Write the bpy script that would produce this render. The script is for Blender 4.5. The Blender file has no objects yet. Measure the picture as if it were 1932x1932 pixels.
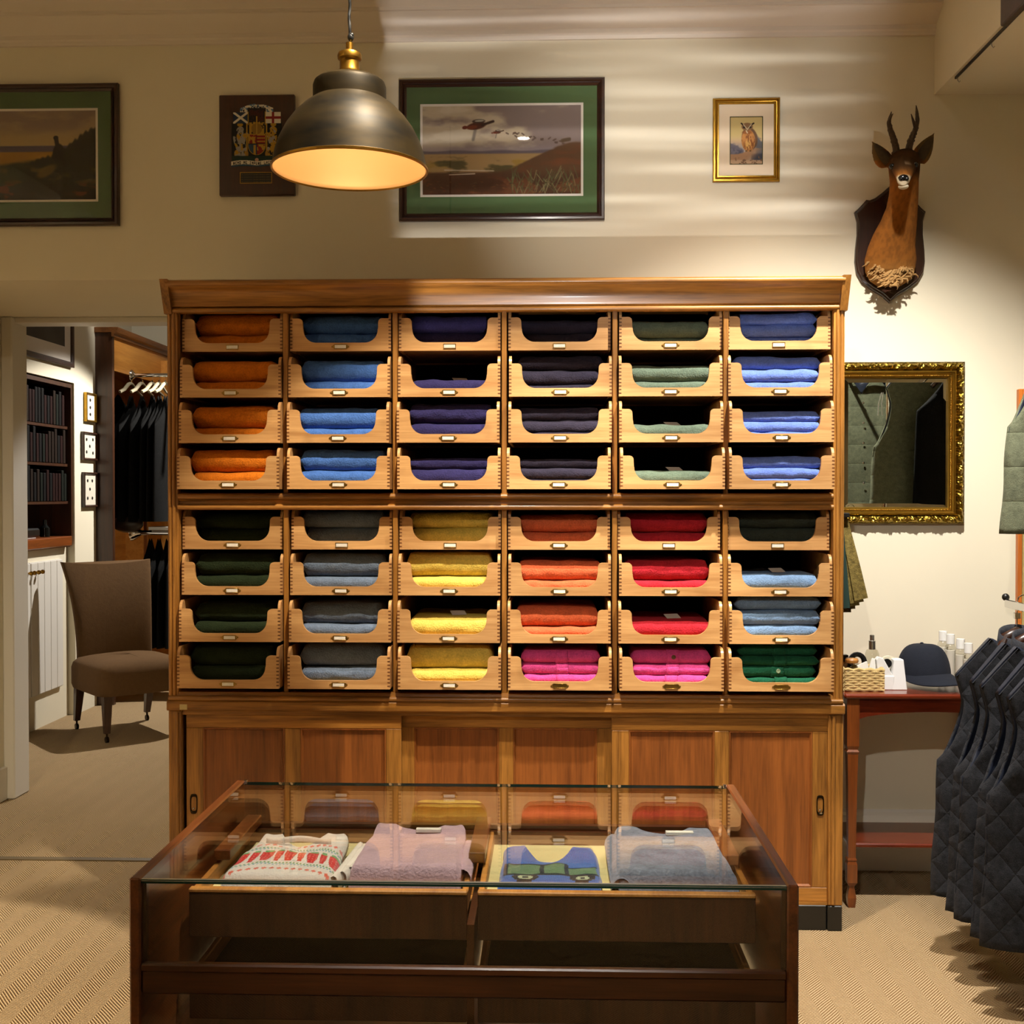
import bpy, bmesh, math, random
import numpy as np
from mathutils import Vector, Matrix
R = math.radians
sc = bpy.context.scene
COL = sc.collection
# ------------------------------------------------------------------ camera
F, CZ = 2200.0, 1.46                      # focal length in px of the 1932 frame, eye height
YAW, PIT = math.atan(72 / F), math.atan(32 / F)
cd = bpy.data.cameras.new('camera'); cam = bpy.data.objects.new('camera', cd); COL.objects.link(cam)
cd.sensor_width = 36; cd.lens = F / 1932 * 36; cd.clip_start = .05
cam.location = (0, 0, CZ); cam.rotation_euler = (math.pi / 2 - PIT, 0, YAW)
sc.camera = cam
# ------------------------------------------------------------------ world, exposure, lights
w = bpy.data.worlds.new('world'); sc.world = w; w.use_nodes = True
w.node_tree.nodes['Background'].inputs[0].default_value = (.55, .5, .42, 1)
w.node_tree.nodes['Background'].inputs[1].default_value = .02
vs = sc.view_settings
vs.view_transform = 'Standard'; vs.look = 'None'; vs.exposure = 0.6; vs.gamma = 1.0; vs.use_curve_mapping = False
sc.cycles.use_denoising = True
sc.cycles.max_bounces = 5; sc.cycles.diffuse_bounces = 3; sc.cycles.glossy_bounces = 3; sc.cycles.transparent_max_bounces = 12
sc.cycles.use_adaptive_sampling = True; sc.cycles.adaptive_threshold = .04; sc.cycles.adaptive_min_samples = 20
sc.cycles.sample_clamp_indirect = 4.0; sc.cycles.caustics_reflective = False; sc.cycles.caustics_refractive = False
def spot(name, loc, tgt, watts, deg, blend, col, rad=.03):
    d = bpy.data.lights.new(name, 'SPOT'); d.energy = watts; d.spot_size = R(deg); d.spot_blend = blend
    d.color = col; d.shadow_soft_size = rad
    o = bpy.data.objects.new(name, d); COL.objects.link(o); o.location = loc
    o.rotation_euler = (Vector(tgt) - Vector(loc)).to_track_quat('-Z', 'Y').to_euler()
    return o
WARM = (1, .82, .54); HAL = (1, .88, .70)
CEIL = 3.42
NEU = (1, .945, .86)
SPOTS = [  # ceiling halogen spots and added fill spots: name, place, target, watts, cone, blend, colour, what it lights
    ('spot_right', (1.0, 3.02, 3.37), (1.03, 4.34, 0), 340, 84, .75, NEU, 'shining on the gilt mirror'),
    ('spot_middle', (-.146, 2.7, 3.37), (-.42, 3.60, 0), 250, 58, .25, HAL, 'shining on the middle of the cabinet'),
    ('spot_flood', (-.55, -1.0, 3.37), (1.0, 3.75, .9), 130, 34, .5, NEU, 'shining across the shop on the vests'),
    ('fill_spot_wall', (.25, -1.2, 3.37), (.36, 4.577, 2.68), 330, 15, 1.0, NEU, 'added to brighten the wall above the cabinet'),  # unseen fill spot, added to lift the wall over the cabinet
    ('spot_left', (-2.5, 1.5, 3.37), (-2.25, 2.6, 0), 460, 40, .04, HAL, 'shining on the open carpet'),
    ('spot_case', (-.1, .4, 3.37), (-.15, 2.45, .75), 150, 24, .5, NEU, 'shining on the display case'),
    ('fill_spot_shop', (-1.2, -.4, 3.37), (-3.2, 1.2, 1.4), 300, 90, .5, WARM, 'added as bounce fill by the left wall'),  # unseen spot added so the left wall bounces light back
    ('fill_spot_shop', (1.0, -.6, 3.37), (1.2, -1.5, 0), 150, 100, .5, WARM, 'added as bounce fill by the right wall'),  # unseen spot added for bounced fill light
    ('fill_spot_vest', (1.12, 3.4, 3.37), (1.8, 2.3, 1.75), 220, 28, .5, NEU, 'added to brighten the lone sage green vest'),  # unseen spot added to light the vest reflected in the mirror
    ('spot_back_room', (-1.55, 8.5, 3.3), (-2.6, 7.1, .1), 360, 76, .2, NEU, 'shining on the suede chair'),
    ('spot_wardrobe', (-2.35, 7.6, 3.3), (-3.2, 8.9, 2.6), 30, 76, .6, NEU, 'shining on the wardrobe top'),
]
for s in SPOTS:
    spot(*s[:-1])
# unseen spot with a striped pattern, added to imitate streaks reflected off glass
rl = spot('added_streak_spot', (.15, .9, .95), (.15, 4.577, 2.9), 185, 60, .05, (1, .97, .95), .012)
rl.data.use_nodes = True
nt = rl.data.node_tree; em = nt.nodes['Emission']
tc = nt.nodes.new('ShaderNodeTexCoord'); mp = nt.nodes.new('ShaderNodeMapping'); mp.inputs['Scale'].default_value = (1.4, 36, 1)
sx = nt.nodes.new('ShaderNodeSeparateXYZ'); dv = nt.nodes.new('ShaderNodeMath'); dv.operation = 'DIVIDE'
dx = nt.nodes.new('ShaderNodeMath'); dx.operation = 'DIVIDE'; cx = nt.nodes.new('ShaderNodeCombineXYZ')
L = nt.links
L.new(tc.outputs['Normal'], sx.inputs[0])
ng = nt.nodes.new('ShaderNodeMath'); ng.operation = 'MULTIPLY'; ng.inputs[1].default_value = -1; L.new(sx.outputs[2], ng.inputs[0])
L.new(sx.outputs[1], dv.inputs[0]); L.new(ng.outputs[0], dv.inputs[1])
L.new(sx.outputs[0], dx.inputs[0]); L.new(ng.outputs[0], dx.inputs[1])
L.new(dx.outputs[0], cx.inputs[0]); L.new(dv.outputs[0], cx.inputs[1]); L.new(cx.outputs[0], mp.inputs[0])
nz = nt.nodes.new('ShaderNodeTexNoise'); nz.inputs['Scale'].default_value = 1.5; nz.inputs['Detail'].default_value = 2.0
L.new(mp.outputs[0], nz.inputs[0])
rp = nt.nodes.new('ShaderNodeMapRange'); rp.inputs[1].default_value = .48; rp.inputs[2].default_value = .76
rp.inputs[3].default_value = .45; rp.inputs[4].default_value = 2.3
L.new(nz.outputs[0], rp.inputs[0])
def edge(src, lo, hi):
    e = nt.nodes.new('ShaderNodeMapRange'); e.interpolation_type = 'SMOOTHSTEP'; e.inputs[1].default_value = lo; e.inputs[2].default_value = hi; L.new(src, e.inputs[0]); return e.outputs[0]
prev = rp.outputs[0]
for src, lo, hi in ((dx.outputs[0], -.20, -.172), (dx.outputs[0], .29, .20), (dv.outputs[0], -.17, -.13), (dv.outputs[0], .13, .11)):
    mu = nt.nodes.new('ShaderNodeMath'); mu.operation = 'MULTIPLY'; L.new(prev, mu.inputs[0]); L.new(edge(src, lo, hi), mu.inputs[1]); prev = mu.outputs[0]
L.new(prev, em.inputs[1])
# ------------------------------------------------------------------ helpers
_r = (math.cos(YAW), math.sin(YAW), 0); _h = (-math.sin(YAW), math.cos(YAW))
_f = (math.cos(PIT) * _h[0], math.cos(PIT) * _h[1], -math.sin(PIT)); _u = (math.sin(PIT) * _h[0], math.sin(PIT) * _h[1], math.cos(PIT))
def at(px, py, Y):
    """point of the room at depth Y seen at that pixel of the photograph"""
    u, v = (px - 966) / F, (966 - py) / F
    d = [_f[i] + u * _r[i] + v * _u[i] for i in range(3)]; t = Y / d[1]
    return Vector((d[0] * t, Y, CZ + d[2] * t))
def srgb(r, g, b):
    f = lambda c: c / 12.92 if c <= .04045 else ((c + .055) / 1.055) ** 2.4
    return (f(r / 255), f(g / 255), f(b / 255), 1)
def lin(a):
    a = np.clip(a, 0, 1); return np.where(a <= .04045, a / 12.92, ((a + .055) / 1.055) ** 2.4)

class MB:
    def __init__(s): s.v = []; s.f = []
    def add(s, vs, fs):
        k = len(s.v); s.v += [tuple(p) for p in vs]; s.f += [tuple(i + k for i in f) for f in fs]; return s
    def box(s, x0, x1, y0, y1, z0, z1, b=0.0):
        if b <= 0:
            vs = [(x, y, z) for z in (z0, z1) for y in (y0, y1) for x in (x0, x1)]
            return s.add(vs, [(0, 2, 3, 1), (4, 5, 7, 6), (0, 1, 5, 4), (2, 6, 7, 3), (0, 4, 6, 2), (1, 3, 7, 5)])
        b = min(b, (x1 - x0) * .45, (y1 - y0) * .45, (z1 - z0) * .45)
        X, Y, Z = (x0, x1), (y0, y1), (z0, z1); vs = []; idx = {}
        for i in (0, 1):
            for j in (0, 1):
                for k in (0, 1):
                    c = [X[i], Y[j], Z[k]]; n = [b if q == 0 else -b for q in (i, j, k)]
                    for a in range(3):
                        p = [c[m] + (0 if m == a else n[m]) for m in range(3)]
                        idx[i, j, k, a] = len(vs); vs.append(p)
        fs = []
        g = lambda i, j, k, a: idx[i, j, k, a]
        for a in range(3):
            for e in (0, 1):
                q = []
                for m, n in ((0, 0), (1, 0), (1, 1), (0, 1)):
                    t = [0, 0, 0]; t[a] = e; t[(a + 1) % 3] = m; t[(a + 2) % 3] = n; q.append(g(*t, a))
                fs.append(q if e else q[::-1])
        for a in range(3):
            b1, c1 = (a + 1) % 3, (a + 2) % 3
            for m in (0, 1):
                for n in (0, 1):
                    t0 = [0, 0, 0]; t1 = [0, 0, 0]; t0[a] = 0; t1[a] = 1
                    for t in (t0, t1): t[b1] = m; t[c1] = n
                    q = [g(*t0, b1), g(*t1, b1), g(*t1, c1), g(*t0, c1)]
                    fs.append(q if (m + n) % 2 == 0 else q[::-1])
        for i in (0, 1):
            for j in (0, 1):
                for k in (0, 1):
                    q = [g(i, j, k, 0), g(i, j, k, 1), g(i, j, k, 2)]
                    fs.append(q if (i + j + k) % 2 else q[::-1])
        return s.add(vs, fs)
    def prism(s, poly, axis, a0, a1):
        n = len(poly)
        def mk(p, a):
            q = list(p); q.insert(axis, a); return q
        vs = [mk(p, a0) for p in poly] + [mk(p, a1) for p in poly]
        fs = [tuple(range(n))[::-1], tuple(range(n, 2 * n))] + [(i, (i + 1) % n, n + (i + 1) % n, n + i) for i in range(n)]
        return s.add(vs, fs)
    def tube(s, pts, r, n=8, caps=True, flat=1.0):
        pts = [Vector(p) for p in pts]; m = len(pts); rs = r if isinstance(r, (list, tuple)) else [r] * m
        t0 = (pts[1] - pts[0]).normalized(); nrm = t0.orthogonal().normalized(); vs = []
        for i in range(m):
            t = (pts[min(i + 1, m - 1)] - pts[max(i - 1, 0)]).normalized()
            nrm = (nrm - t * nrm.dot(t)).normalized(); bn = t.cross(nrm)
            for k in range(n):
                a = 2 * math.pi * k / n
                vs.append(pts[i] + (nrm * math.cos(a) + bn * math.sin(a) * flat) * rs[i])
        fs = [(i * n + k, i * n + (k + 1) % n, (i + 1) * n + (k + 1) % n, (i + 1) * n + k) for i in range(m - 1) for k in range(n)]
        if caps: fs += [tuple(range(n))[::-1], tuple(range((m - 1) * n, m * n))]
        return s.add(vs, fs)
    def lathe(s, prof, n=32, c=(0, 0, 0), axis=2, a0=0, a1=2 * math.pi):
        vs = []; m = len(prof); full = abs(a1 - a0 - 2 * math.pi) < 1e-6
        for r, z in prof:
            for k in range(n):
                a = a0 + (a1 - a0) * k / (n if full else n - 1)
                p = [r * math.cos(a), r * math.sin(a)]; p.insert(axis, z)
                vs.append((p[0] + c[0], p[1] + c[1], p[2] + c[2]))
        kk = n if full else n - 1
        fs = [(i * n + k, i * n + (k + 1) % n, (i + 1) * n + (k + 1) % n, (i + 1) * n + k) for i in range(m - 1) for k in range(kk)]
        return s.add(vs, fs)
    def grid(s, fn, nu, nv, wu=False, wv=False):
        vs = [fn(i / (nu if wu else nu - 1), j / (nv if wv else nv - 1)) for i in range(nu) for j in range(nv)]
        fs = []
        for i in range(nu if wu else nu - 1):
            for j in range(nv if wv else nv - 1):
                a, b = i, (i + 1) % nu; c, d = j, (j + 1) % nv
                fs.append((a * nv + c, b * nv + c, b * nv + d, a * nv + d))
        return s.add(vs, fs)
    def ell(s, c, r, n=12, m=8, rot=None):
        vs = []
        for i in range(m + 1):
            t = math.pi * i / m
            for k in range(n):
                a = 2 * math.pi * k / n
                p = Vector((r[0] * math.sin(t) * math.cos(a), r[1] * math.sin(t) * math.sin(a), r[2] * math.cos(t)))
                if rot is not None: p = rot @ p
                vs.append(p + Vector(c))
        fs = [(i * n + k, (i + 1) * n + k, (i + 1) * n + (k + 1) % n, i * n + (k + 1) % n) for i in range(m) for k in range(n)]
        return s.add(vs, fs)
    def frame(s, prof, x0, x1, z0, z1, y):
        """mitred rectangular frame; prof = [(inset, height towards the room)] around a closed loop"""
        m = len(prof); vs = []
        for w_, h in prof:
            vs += [(x0 + w_, y - h, z0 + w_), (x1 - w_, y - h, z0 + w_), (x1 - w_, y - h, z1 - w_), (x0 + w_, y - h, z1 - w_)]
        fs = []
        for i in range(m):
            j = (i + 1) % m
            for k in range(4):
                fs.append((i * 4 + k, i * 4 + (k + 1) % 4, j * 4 + (k + 1) % 4, j * 4 + k))
        return s.add(vs, fs)
    def mesh(s, name, mat, smooth=None, fix=True):
        me = bpy.data.meshes.new(name); me.from_pydata(s.v, [], s.f); me.update()
        if fix:
            bm = bmesh.new(); bm.from_mesh(me); bmesh.ops.remove_doubles(bm, verts=bm.verts, dist=1e-6)
            bmesh.ops.recalc_face_normals(bm, faces=bm.faces); bm.to_mesh(me); bm.free()
        if mat: me.materials.append(mat)
        if smooth is not None:
            me.shade_smooth(); me.set_sharp_from_angle(angle=R(smooth))
        return me
    def build(s, name, mat, parent=None, smooth=None, loc=None, fix=True):
        o = bpy.data.objects.new(name, s.mesh(name, mat, smooth, fix)); COL.objects.link(o)
        if parent: o.parent = parent
        if loc is not None: o.location = loc
        return o
def obj(name, me, parent=None, loc=None):
    o = bpy.data.objects.new(name, me); COL.objects.link(o)
    if parent: o.parent = parent
    if loc is not None: o.location = loc
    return o
def tag(o, label, cat, group=None, kind=None):
    o['label'] = label; o['category'] = cat
    if group: o['group'] = group
    if kind: o['kind'] = kind
    return o
def thing(name, loc, label, cat, group=None, rz=0.0):
    o = bpy.data.objects.new(name, None); COL.objects.link(o); o.location = loc; o.rotation_euler = (0, 0, rz)
    o.empty_display_size = .1
    return tag(o, label, cat, group)
def struct(o):
    o['kind'] = 'structure'; return o
def copy_tree(o, parent=None):
    c = o.copy(); COL.objects.link(c)
    if parent: c.parent = parent
    for ch in list(o.children): copy_tree(ch, c)
    return c
# value noise in numpy
def vnoise(x, y, seed=0):
    rs = np.random.RandomState(seed); T = rs.rand(256, 256)
    xi = np.floor(x).astype(int); yi = np.floor(y).astype(int); fx = x - xi; fy = y - yi
    fx = fx * fx * (3 - 2 * fx); fy = fy * fy * (3 - 2 * fy)
    g = lambda a, b: T[a % 256, b % 256]
    return (g(xi, yi) * (1 - fx) + g(xi + 1, yi) * fx) * (1 - fy) + (g(xi, yi + 1) * (1 - fx) + g(xi + 1, yi + 1) * fx) * fy
def fbm(x, y, seed=0, o=4):
    t = 0; a = .5
    for k in range(o): t = t + a * vnoise(x * 2 ** k, y * 2 ** k, seed + k); a *= .5
    return t / (1 - .5 ** o)
_T = np.random.RandomState(7).rand(256, 256)
def n1(x, y=0.0):
    xi, yi = math.floor(x), math.floor(y); fx, fy = x - xi, y - yi
    fx = fx * fx * (3 - 2 * fx); fy = fy * fy * (3 - 2 * fy)
    g = lambda a, b: _T[a % 256, b % 256]
    return (g(xi, yi) * (1 - fx) + g(xi + 1, yi) * fx) * (1 - fy) + (g(xi, yi + 1) * (1 - fx) + g(xi + 1, yi + 1) * fx) * fy
# ------------------------------------------------------------------ materials
def mat(name):
    m = bpy.data.materials.new(name); m.use_nodes = True
    return m, m.node_tree.nodes, m.node_tree.links, m.node_tree.nodes['Principled BSDF']
def plain(name, col, rough=.6, metal=0.0, spec=.5, noise=0.0, nscale=30, bump=0.0, sheen=0.0, coat=0.0):
    m, N, L, b = mat(name)
    b.inputs['Base Color'].default_value = col; b.inputs['Roughness'].default_value = rough
    b.inputs['Metallic'].default_value = metal; b.inputs['Specular IOR Level'].default_value = spec
    if sheen: b.inputs['Sheen Weight'].default_value = sheen; b.inputs['Sheen Roughness'].default_value = .4
    if coat: b.inputs['Coat Weight'].default_value = coat; b.inputs['Coat Roughness'].default_value = .12
    if noise or bump:
        tc = N.new('ShaderNodeTexCoord'); nz = N.new('ShaderNodeTexNoise'); nz.inputs['Scale'].default_value = nscale; nz.inputs['Detail'].default_value = 5
        L.new(tc.outputs['Object'], nz.inputs['Vector'])
        if noise:
            mx = N.new('ShaderNodeMix'); mx.data_type = 'RGBA'
            mx.inputs[6].default_value = [c * (1 - noise) for c in col[:3]] + [1]; mx.inputs[7].default_value = [min(1, c * (1 + noise)) for c in col[:3]] + [1]
            L.new(nz.outputs[0], mx.inputs[0]); L.new(mx.outputs[2], b.inputs['Base Color'])
        if bump:
            bp = N.new('ShaderNodeBump'); bp.inputs['Strength'].default_value = bump; bp.inputs['Distance'].default_value = .004
            L.new(nz.outputs[0], bp.inputs['Height']); L.new(bp.outputs[0], b.inputs['Normal'])
    return m
def wood(name, dark, light, axis=0, scale=1.0, rough=.42, coat=.0, streak=.5, stain=0.0):
    m, N, L, b = mat(name)
    tc = N.new('ShaderNodeTexCoord'); oi = N.new('ShaderNodeObjectInfo'); ad = N.new('ShaderNodeVectorMath'); ad.operation = 'MULTIPLY_ADD'
    cv = N.new('ShaderNodeCombineXYZ')
    for k in range(3): L.new(oi.outputs['Random'], cv.inputs[k])
    ad.inputs[1].default_value = (7.3, 5.1, 9.7); L.new(cv.outputs[0], ad.inputs[0]); L.new(tc.outputs['Object'], ad.inputs[2])
    mp = N.new('ShaderNodeMapping'); s = [16 * scale] * 3; s[axis] = 1.3 * scale; mp.inputs['Scale'].default_value = s
    L.new(ad.outputs[0], mp.inputs['Vector'])
    n1_ = N.new('ShaderNodeTexNoise'); n1_.inputs['Scale'].default_value = 1.6; n1_.inputs['Detail'].default_value = 7; n1_.inputs['Distortion'].default_value = .9
    L.new(mp.outputs[0], n1_.inputs['Vector'])
    mp2 = N.new('ShaderNodeMapping'); s2 = [150 * scale] * 3; s2[axis] = 7 * scale; mp2.inputs['Scale'].default_value = s2; L.new(ad.outputs[0], mp2.inputs['Vector'])
    n2 = N.new('ShaderNodeTexNoise'); n2.inputs['Scale'].default_value = 1.5; n2.inputs['Detail'].default_value = 3; L.new(mp2.outputs[0], n2.inputs['Vector'])
    mxv = N.new('ShaderNodeMath'); mxv.operation = 'MULTIPLY_ADD'; mxv.inputs[1].default_value = streak; L.new(n2.outputs[0], mxv.inputs[0]); L.new(n1_.outputs[0], mxv.inputs[2])
    rp = N.new('ShaderNodeValToRGB'); e = rp.color_ramp.elements
    e[0].position = .35 + streak * .25; e[0].color = dark; e[1].position = .7 + streak * .5; e[1].color = light
    L.new(mxv.outputs[0], rp.inputs[0]); out = rp.outputs[0]
    if stain:
        n3 = N.new('ShaderNodeTexNoise'); n3.inputs['Scale'].default_value = 9; n3.inputs['Detail'].default_value = 2; L.new(ad.outputs[0], n3.inputs['Vector'])
        r3 = N.new('ShaderNodeMapRange'); r3.inputs[1].default_value = .62; r3.inputs[2].default_value = .8; r3.inputs[3].default_value = 0; r3.inputs[4].default_value = stain; L.new(n3.outputs[0], r3.inputs[0])
        m3 = N.new('ShaderNodeMix'); m3.data_type = 'RGBA'; m3.inputs[7].default_value = [c * .45 for c in dark[:3]] + [1]
        L.new(r3.outputs[0], m3.inputs[0]); L.new(out, m3.inputs[6]); out = m3.outputs[2]
    hv = N.new('ShaderNodeHueSaturation'); mr = N.new('ShaderNodeMapRange'); mr.inputs[3].default_value = .88; mr.inputs[4].default_value = 1.1
    L.new(oi.outputs['Random'], mr.inputs[0]); L.new(mr.outputs[0], hv.inputs['Value']); L.new(out, hv.inputs['Color']); L.new(hv.outputs[0], b.inputs['Base Color'])
    b.inputs['Roughness'].default_value = rough
    if coat: b.inputs['Coat Weight'].default_value = coat; b.inputs['Coat Roughness'].default_value = .15
    bp = N.new('ShaderNodeBump'); bp.inputs['Strength'].default_value = .12; bp.inputs['Distance'].default_value = .002; L.new(n2.outputs[0], bp.inputs['Height']); L.new(bp.outputs[0], b.inputs['Normal'])
    return m
def wool(name, col, heather=.25, scale=190, bump=.9, attr=None, sheen=.35):
    m, N, L, b = mat(name)
    tc = N.new('ShaderNodeTexCoord'); nz = N.new('ShaderNodeTexNoise'); nz.inputs['Scale'].default_value = scale; nz.inputs['Detail'].default_value = 3
    L.new(tc.outputs['Object'], nz.inputs['Vector'])
    n2 = N.new('ShaderNodeTexNoise'); n2.inputs['Scale'].default_value = scale * .18; n2.inputs['Detail'].default_value = 4; L.new(tc.outputs['Object'], n2.inputs['Vector'])
    mr = N.new('ShaderNodeMapRange'); mr.inputs[1].default_value = .3; mr.inputs[2].default_value = .7; mr.inputs[3].default_value = 1 - heather; mr.inputs[4].default_value = 1 + heather
    av = N.new('ShaderNodeMath'); av.operation = 'ADD'; L.new(nz.outputs[0], av.inputs[0]); L.new(n2.outputs[0], av.inputs[1])
    hf = N.new('ShaderNodeMath'); hf.operation = 'MULTIPLY'; hf.inputs[1].default_value = .5; L.new(av.outputs[0], hf.inputs[0]); L.new(hf.outputs[0], mr.inputs[0])
    vm = N.new('ShaderNodeVectorMath'); vm.operation = 'SCALE'; L.new(mr.outputs[0], vm.inputs['Scale'])
    if attr:
        at_ = N.new('ShaderNodeAttribute'); at_.attribute_name = attr; L.new(at_.outputs['Color'], vm.inputs[0])
    else: vm.inputs[0].default_value = col[:3]
    L.new(vm.outputs[0], b.inputs['Base Color'])
    b.inputs['Roughness'].default_value = .95; b.inputs['Specular IOR Level'].default_value = .15
    b.inputs['Sheen Weight'].default_value = sheen; b.inputs['Sheen Roughness'].default_value = .5
    if not attr: b.inputs['Sheen Tint'].default_value = [min(1, c * 1.5 + .05) for c in col[:3]] + [1]
    bp = N.new('ShaderNodeBump'); bp.inputs['Strength'].default_value = bump; bp.inputs['Distance'].default_value = .003; L.new(av.outputs[0], bp.inputs['Height']); L.new(bp.outputs[0], b.inputs['Normal'])
    return m
def attrmat(name, attr='Col', rough=.8, spec=.3):
    m, N, L, b = mat(name); a = N.new('ShaderNodeAttribute'); a.attribute_name = attr
    L.new(a.outputs['Color'], b.inputs['Base Color']); b.inputs['Roughness'].default_value = rough; b.inputs['Specular IOR Level'].default_value = spec
    return m
def pane(name, tint=(1, 1, 1, 1), ior=1.45, rough=0.0):
    m, N, L, b = mat(name); N.remove(b); o = N['Material Output']
    t = N.new('ShaderNodeBsdfTransparent'); t.inputs[0].default_value = tint; g = N.new('ShaderNodeBsdfGlossy'); g.inputs['Roughness'].default_value = rough
    fr = N.new('ShaderNodeFresnel'); ge = N.new('ShaderNodeNewGeometry'); im = N.new('ShaderNodeMapRange'); im.inputs[3].default_value = ior; im.inputs[4].default_value = 1 / ior
    L.new(ge.outputs['Backfacing'], im.inputs[0]); L.new(im.outputs[0], fr.inputs[0]); mx = N.new('ShaderNodeMixShader')
    L.new(fr.outputs[0], mx.inputs[0]); L.new(t.outputs[0], mx.inputs[1]); L.new(g.outputs[0], mx.inputs[2]); L.new(mx.outputs[0], o.inputs[0])
    return m
def carpet_mat():
    m, N, L, b = mat('herringbone_carpet')
    tc = N.new('ShaderNodeTexCoord'); s = N.new('ShaderNodeSeparateXYZ')
    wn = N.new('ShaderNodeTexNoise'); wn.inputs['Scale'].default_value = 2.5; wn.inputs['Detail'].default_value = 2; L.new(tc.outputs['Object'], wn.inputs['Vector'])
    wv = N.new('ShaderNodeVectorMath'); wv.operation = 'MULTIPLY_ADD'; wv.inputs[1].default_value = (.02, .02, 0); L.new(wn.outputs['Color'], wv.inputs[0]); L.new(tc.outputs['Object'], wv.inputs[2])
    L.new(wv.outputs[0], s.inputs[0])
    def M(op, a, bb=None, c=None):
        n = N.new('ShaderNodeMath'); n.operation = op
        for k, q in enumerate((a, bb, c)):
            if q is None: continue
            if isinstance(q, (int, float)): n.inputs[k].default_value = q
            else: L.new(q, n.inputs[k])
        return n.outputs[0]
    P_ = .11
    xs = M('DIVIDE', s.outputs[0], P_); fr = M('FRACT', xs); tri = M('ABSOLUTE', M('SUBTRACT', fr, .5))
    half = M('GREATER_THAN', fr, .5)
    ph = M('ADD', M('MULTIPLY', M('ADD', s.outputs[1], M('MULTIPLY', tri, P_ * 1.25)), 1 / .0128), M('MULTIPLY', half, .5))
    st = M('SINE', M('MULTIPLY', ph, 2 * math.pi))
    kn = N.new('ShaderNodeTexNoise'); kn.inputs['Scale'].default_value = 260; kn.inputs['Detail'].default_value = 2; L.new(tc.outputs['Object'], kn.inputs['Vector'])
    hgt = M('ADD', M('MULTIPLY', st, .62), M('MULTIPLY', kn.outputs[0], .8))
    big = N.new('ShaderNodeTexNoise'); big.inputs['Scale'].default_value = 1.3; L.new(tc.outputs['Object'], big.inputs['Vector'])
    mr = N.new('ShaderNodeMapRange'); mr.inputs[1].default_value = -.2; mr.inputs[2].default_value = 1.1; L.new(hgt, mr.inputs[0])
    mx = N.new('ShaderNodeMix'); mx.data_type = 'RGBA'; mx.inputs[6].default_value = srgb(132, 102, 66); mx.inputs[7].default_value = srgb(222, 196, 156)
    L.new(mr.outputs[0], mx.inputs[0])
    hv = N.new('ShaderNodeHueSaturation'); m2 = N.new('ShaderNodeMapRange'); m2.inputs[3].default_value = .9; m2.inputs[4].default_value = 1.1; L.new(big.outputs[0], m2.inputs[0]); L.new(m2.outputs[0], hv.inputs['Value'])
    L.new(mx.outputs[2], hv.inputs['Color']); L.new(hv.outputs[0], b.inputs['Base Color'])
    b.inputs['Roughness'].default_value = 1; b.inputs['Specular IOR Level'].default_value = .1
    bp = N.new('ShaderNodeBump'); bp.inputs['Strength'].default_value = .8; bp.inputs['Distance'].default_value = .006; L.new(hgt, bp.inputs['Height']); L.new(bp.outputs[0], b.inputs['Normal'])
    return m
def quilt_mat(name, col, heather=.5, scale=300, diamond=.075, horiz=False):
    m = wool(name, col, heather, scale, .5); N, L = m.node_tree.nodes, m.node_tree.links
    tc = N.new('ShaderNodeTexCoord'); s = N.new('ShaderNodeSeparateXYZ'); L.new(tc.outputs['Object'], s.inputs[0])
    def M(op, a, bb=None):
        n = N.new('ShaderNodeMath'); n.operation = op
        for k, q in enumerate((a, bb)):
            if q is None: continue
            if isinstance(q, (int, float)): n.inputs[k].default_value = q
            else: L.new(q, n.inputs[k])
        return n.outputs[0]
    if horiz:
        h = M('ABSOLUTE', M('SINE', M('MULTIPLY', s.outputs[2], math.pi / diamond)))
    else:
        a = M('ABSOLUTE', M('SINE', M('MULTIPLY', M('ADD', s.outputs[0], M('MULTIPLY', s.outputs[2], .8)), math.pi / diamond)))
        c = M('ABSOLUTE', M('SINE', M('MULTIPLY', M('SUBTRACT', s.outputs[0], M('MULTIPLY', s.outputs[2], .8)), math.pi / diamond)))
        h = M('MINIMUM', a, c)
    h = M('POWER', h, .5)
    bsd = [n for n in N if n.type == 'BSDF_PRINCIPLED'][0]; old = [n for n in N if n.type == 'BUMP'][0]
    bp = N.new('ShaderNodeBump'); bp.inputs['Strength'].default_value = .7; bp.inputs['Distance'].default_value = .006
    L.new(h, bp.inputs['Height']); L.new(old.outputs[0], bp.inputs['Normal']); L.new(bp.outputs[0], bsd.inputs['Normal'])
    return m

OAK_D, OAK_L = srgb(100, 62, 20), srgb(174, 118, 50)
M = {}
M['wall'] = plain('cream_wall_paint', srgb(228, 220, 198), .85, spec=.2, noise=.03, nscale=3, bump=.05)
M['ceiling'] = plain('ceiling_paint', srgb(226, 216, 204), .85, spec=.2)
M['trimw'] = plain('white_gloss_trim', srgb(226, 222, 214), .4, spec=.4)
M['carpet'] = carpet_mat()
M['oakx'] = wood('brown_oak_x', OAK_D, OAK_L, 0, 1, .38, .15)
M['oakz'] = wood('brown_oak_z', OAK_D, OAK_L, 2, 1, .38, .15)
M['oakpanel'] = wood('oak_panel', srgb(98, 52, 18), srgb(146, 84, 34), 2, .8, .4, .15)
M['oakin'] = plain('painted_interior_shade', srgb(40, 24, 12), .8)  # interior coloured near black to stand in for shade inside the cabinet
M['drawer'] = wood('pale_oak_drawer', srgb(172, 122, 70), srgb(212, 164, 106), 0, .9, .45, .1, .4, stain=.35)
M['dovetail'] = wood('dovetail_end_grain', srgb(84, 48, 20), srgb(120, 72, 34), 2, 1.5, .5)
M['mahog'] = wood('mahogany', srgb(74, 24, 10), srgb(124, 46, 20), 0, 1, .25, .5)
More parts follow.
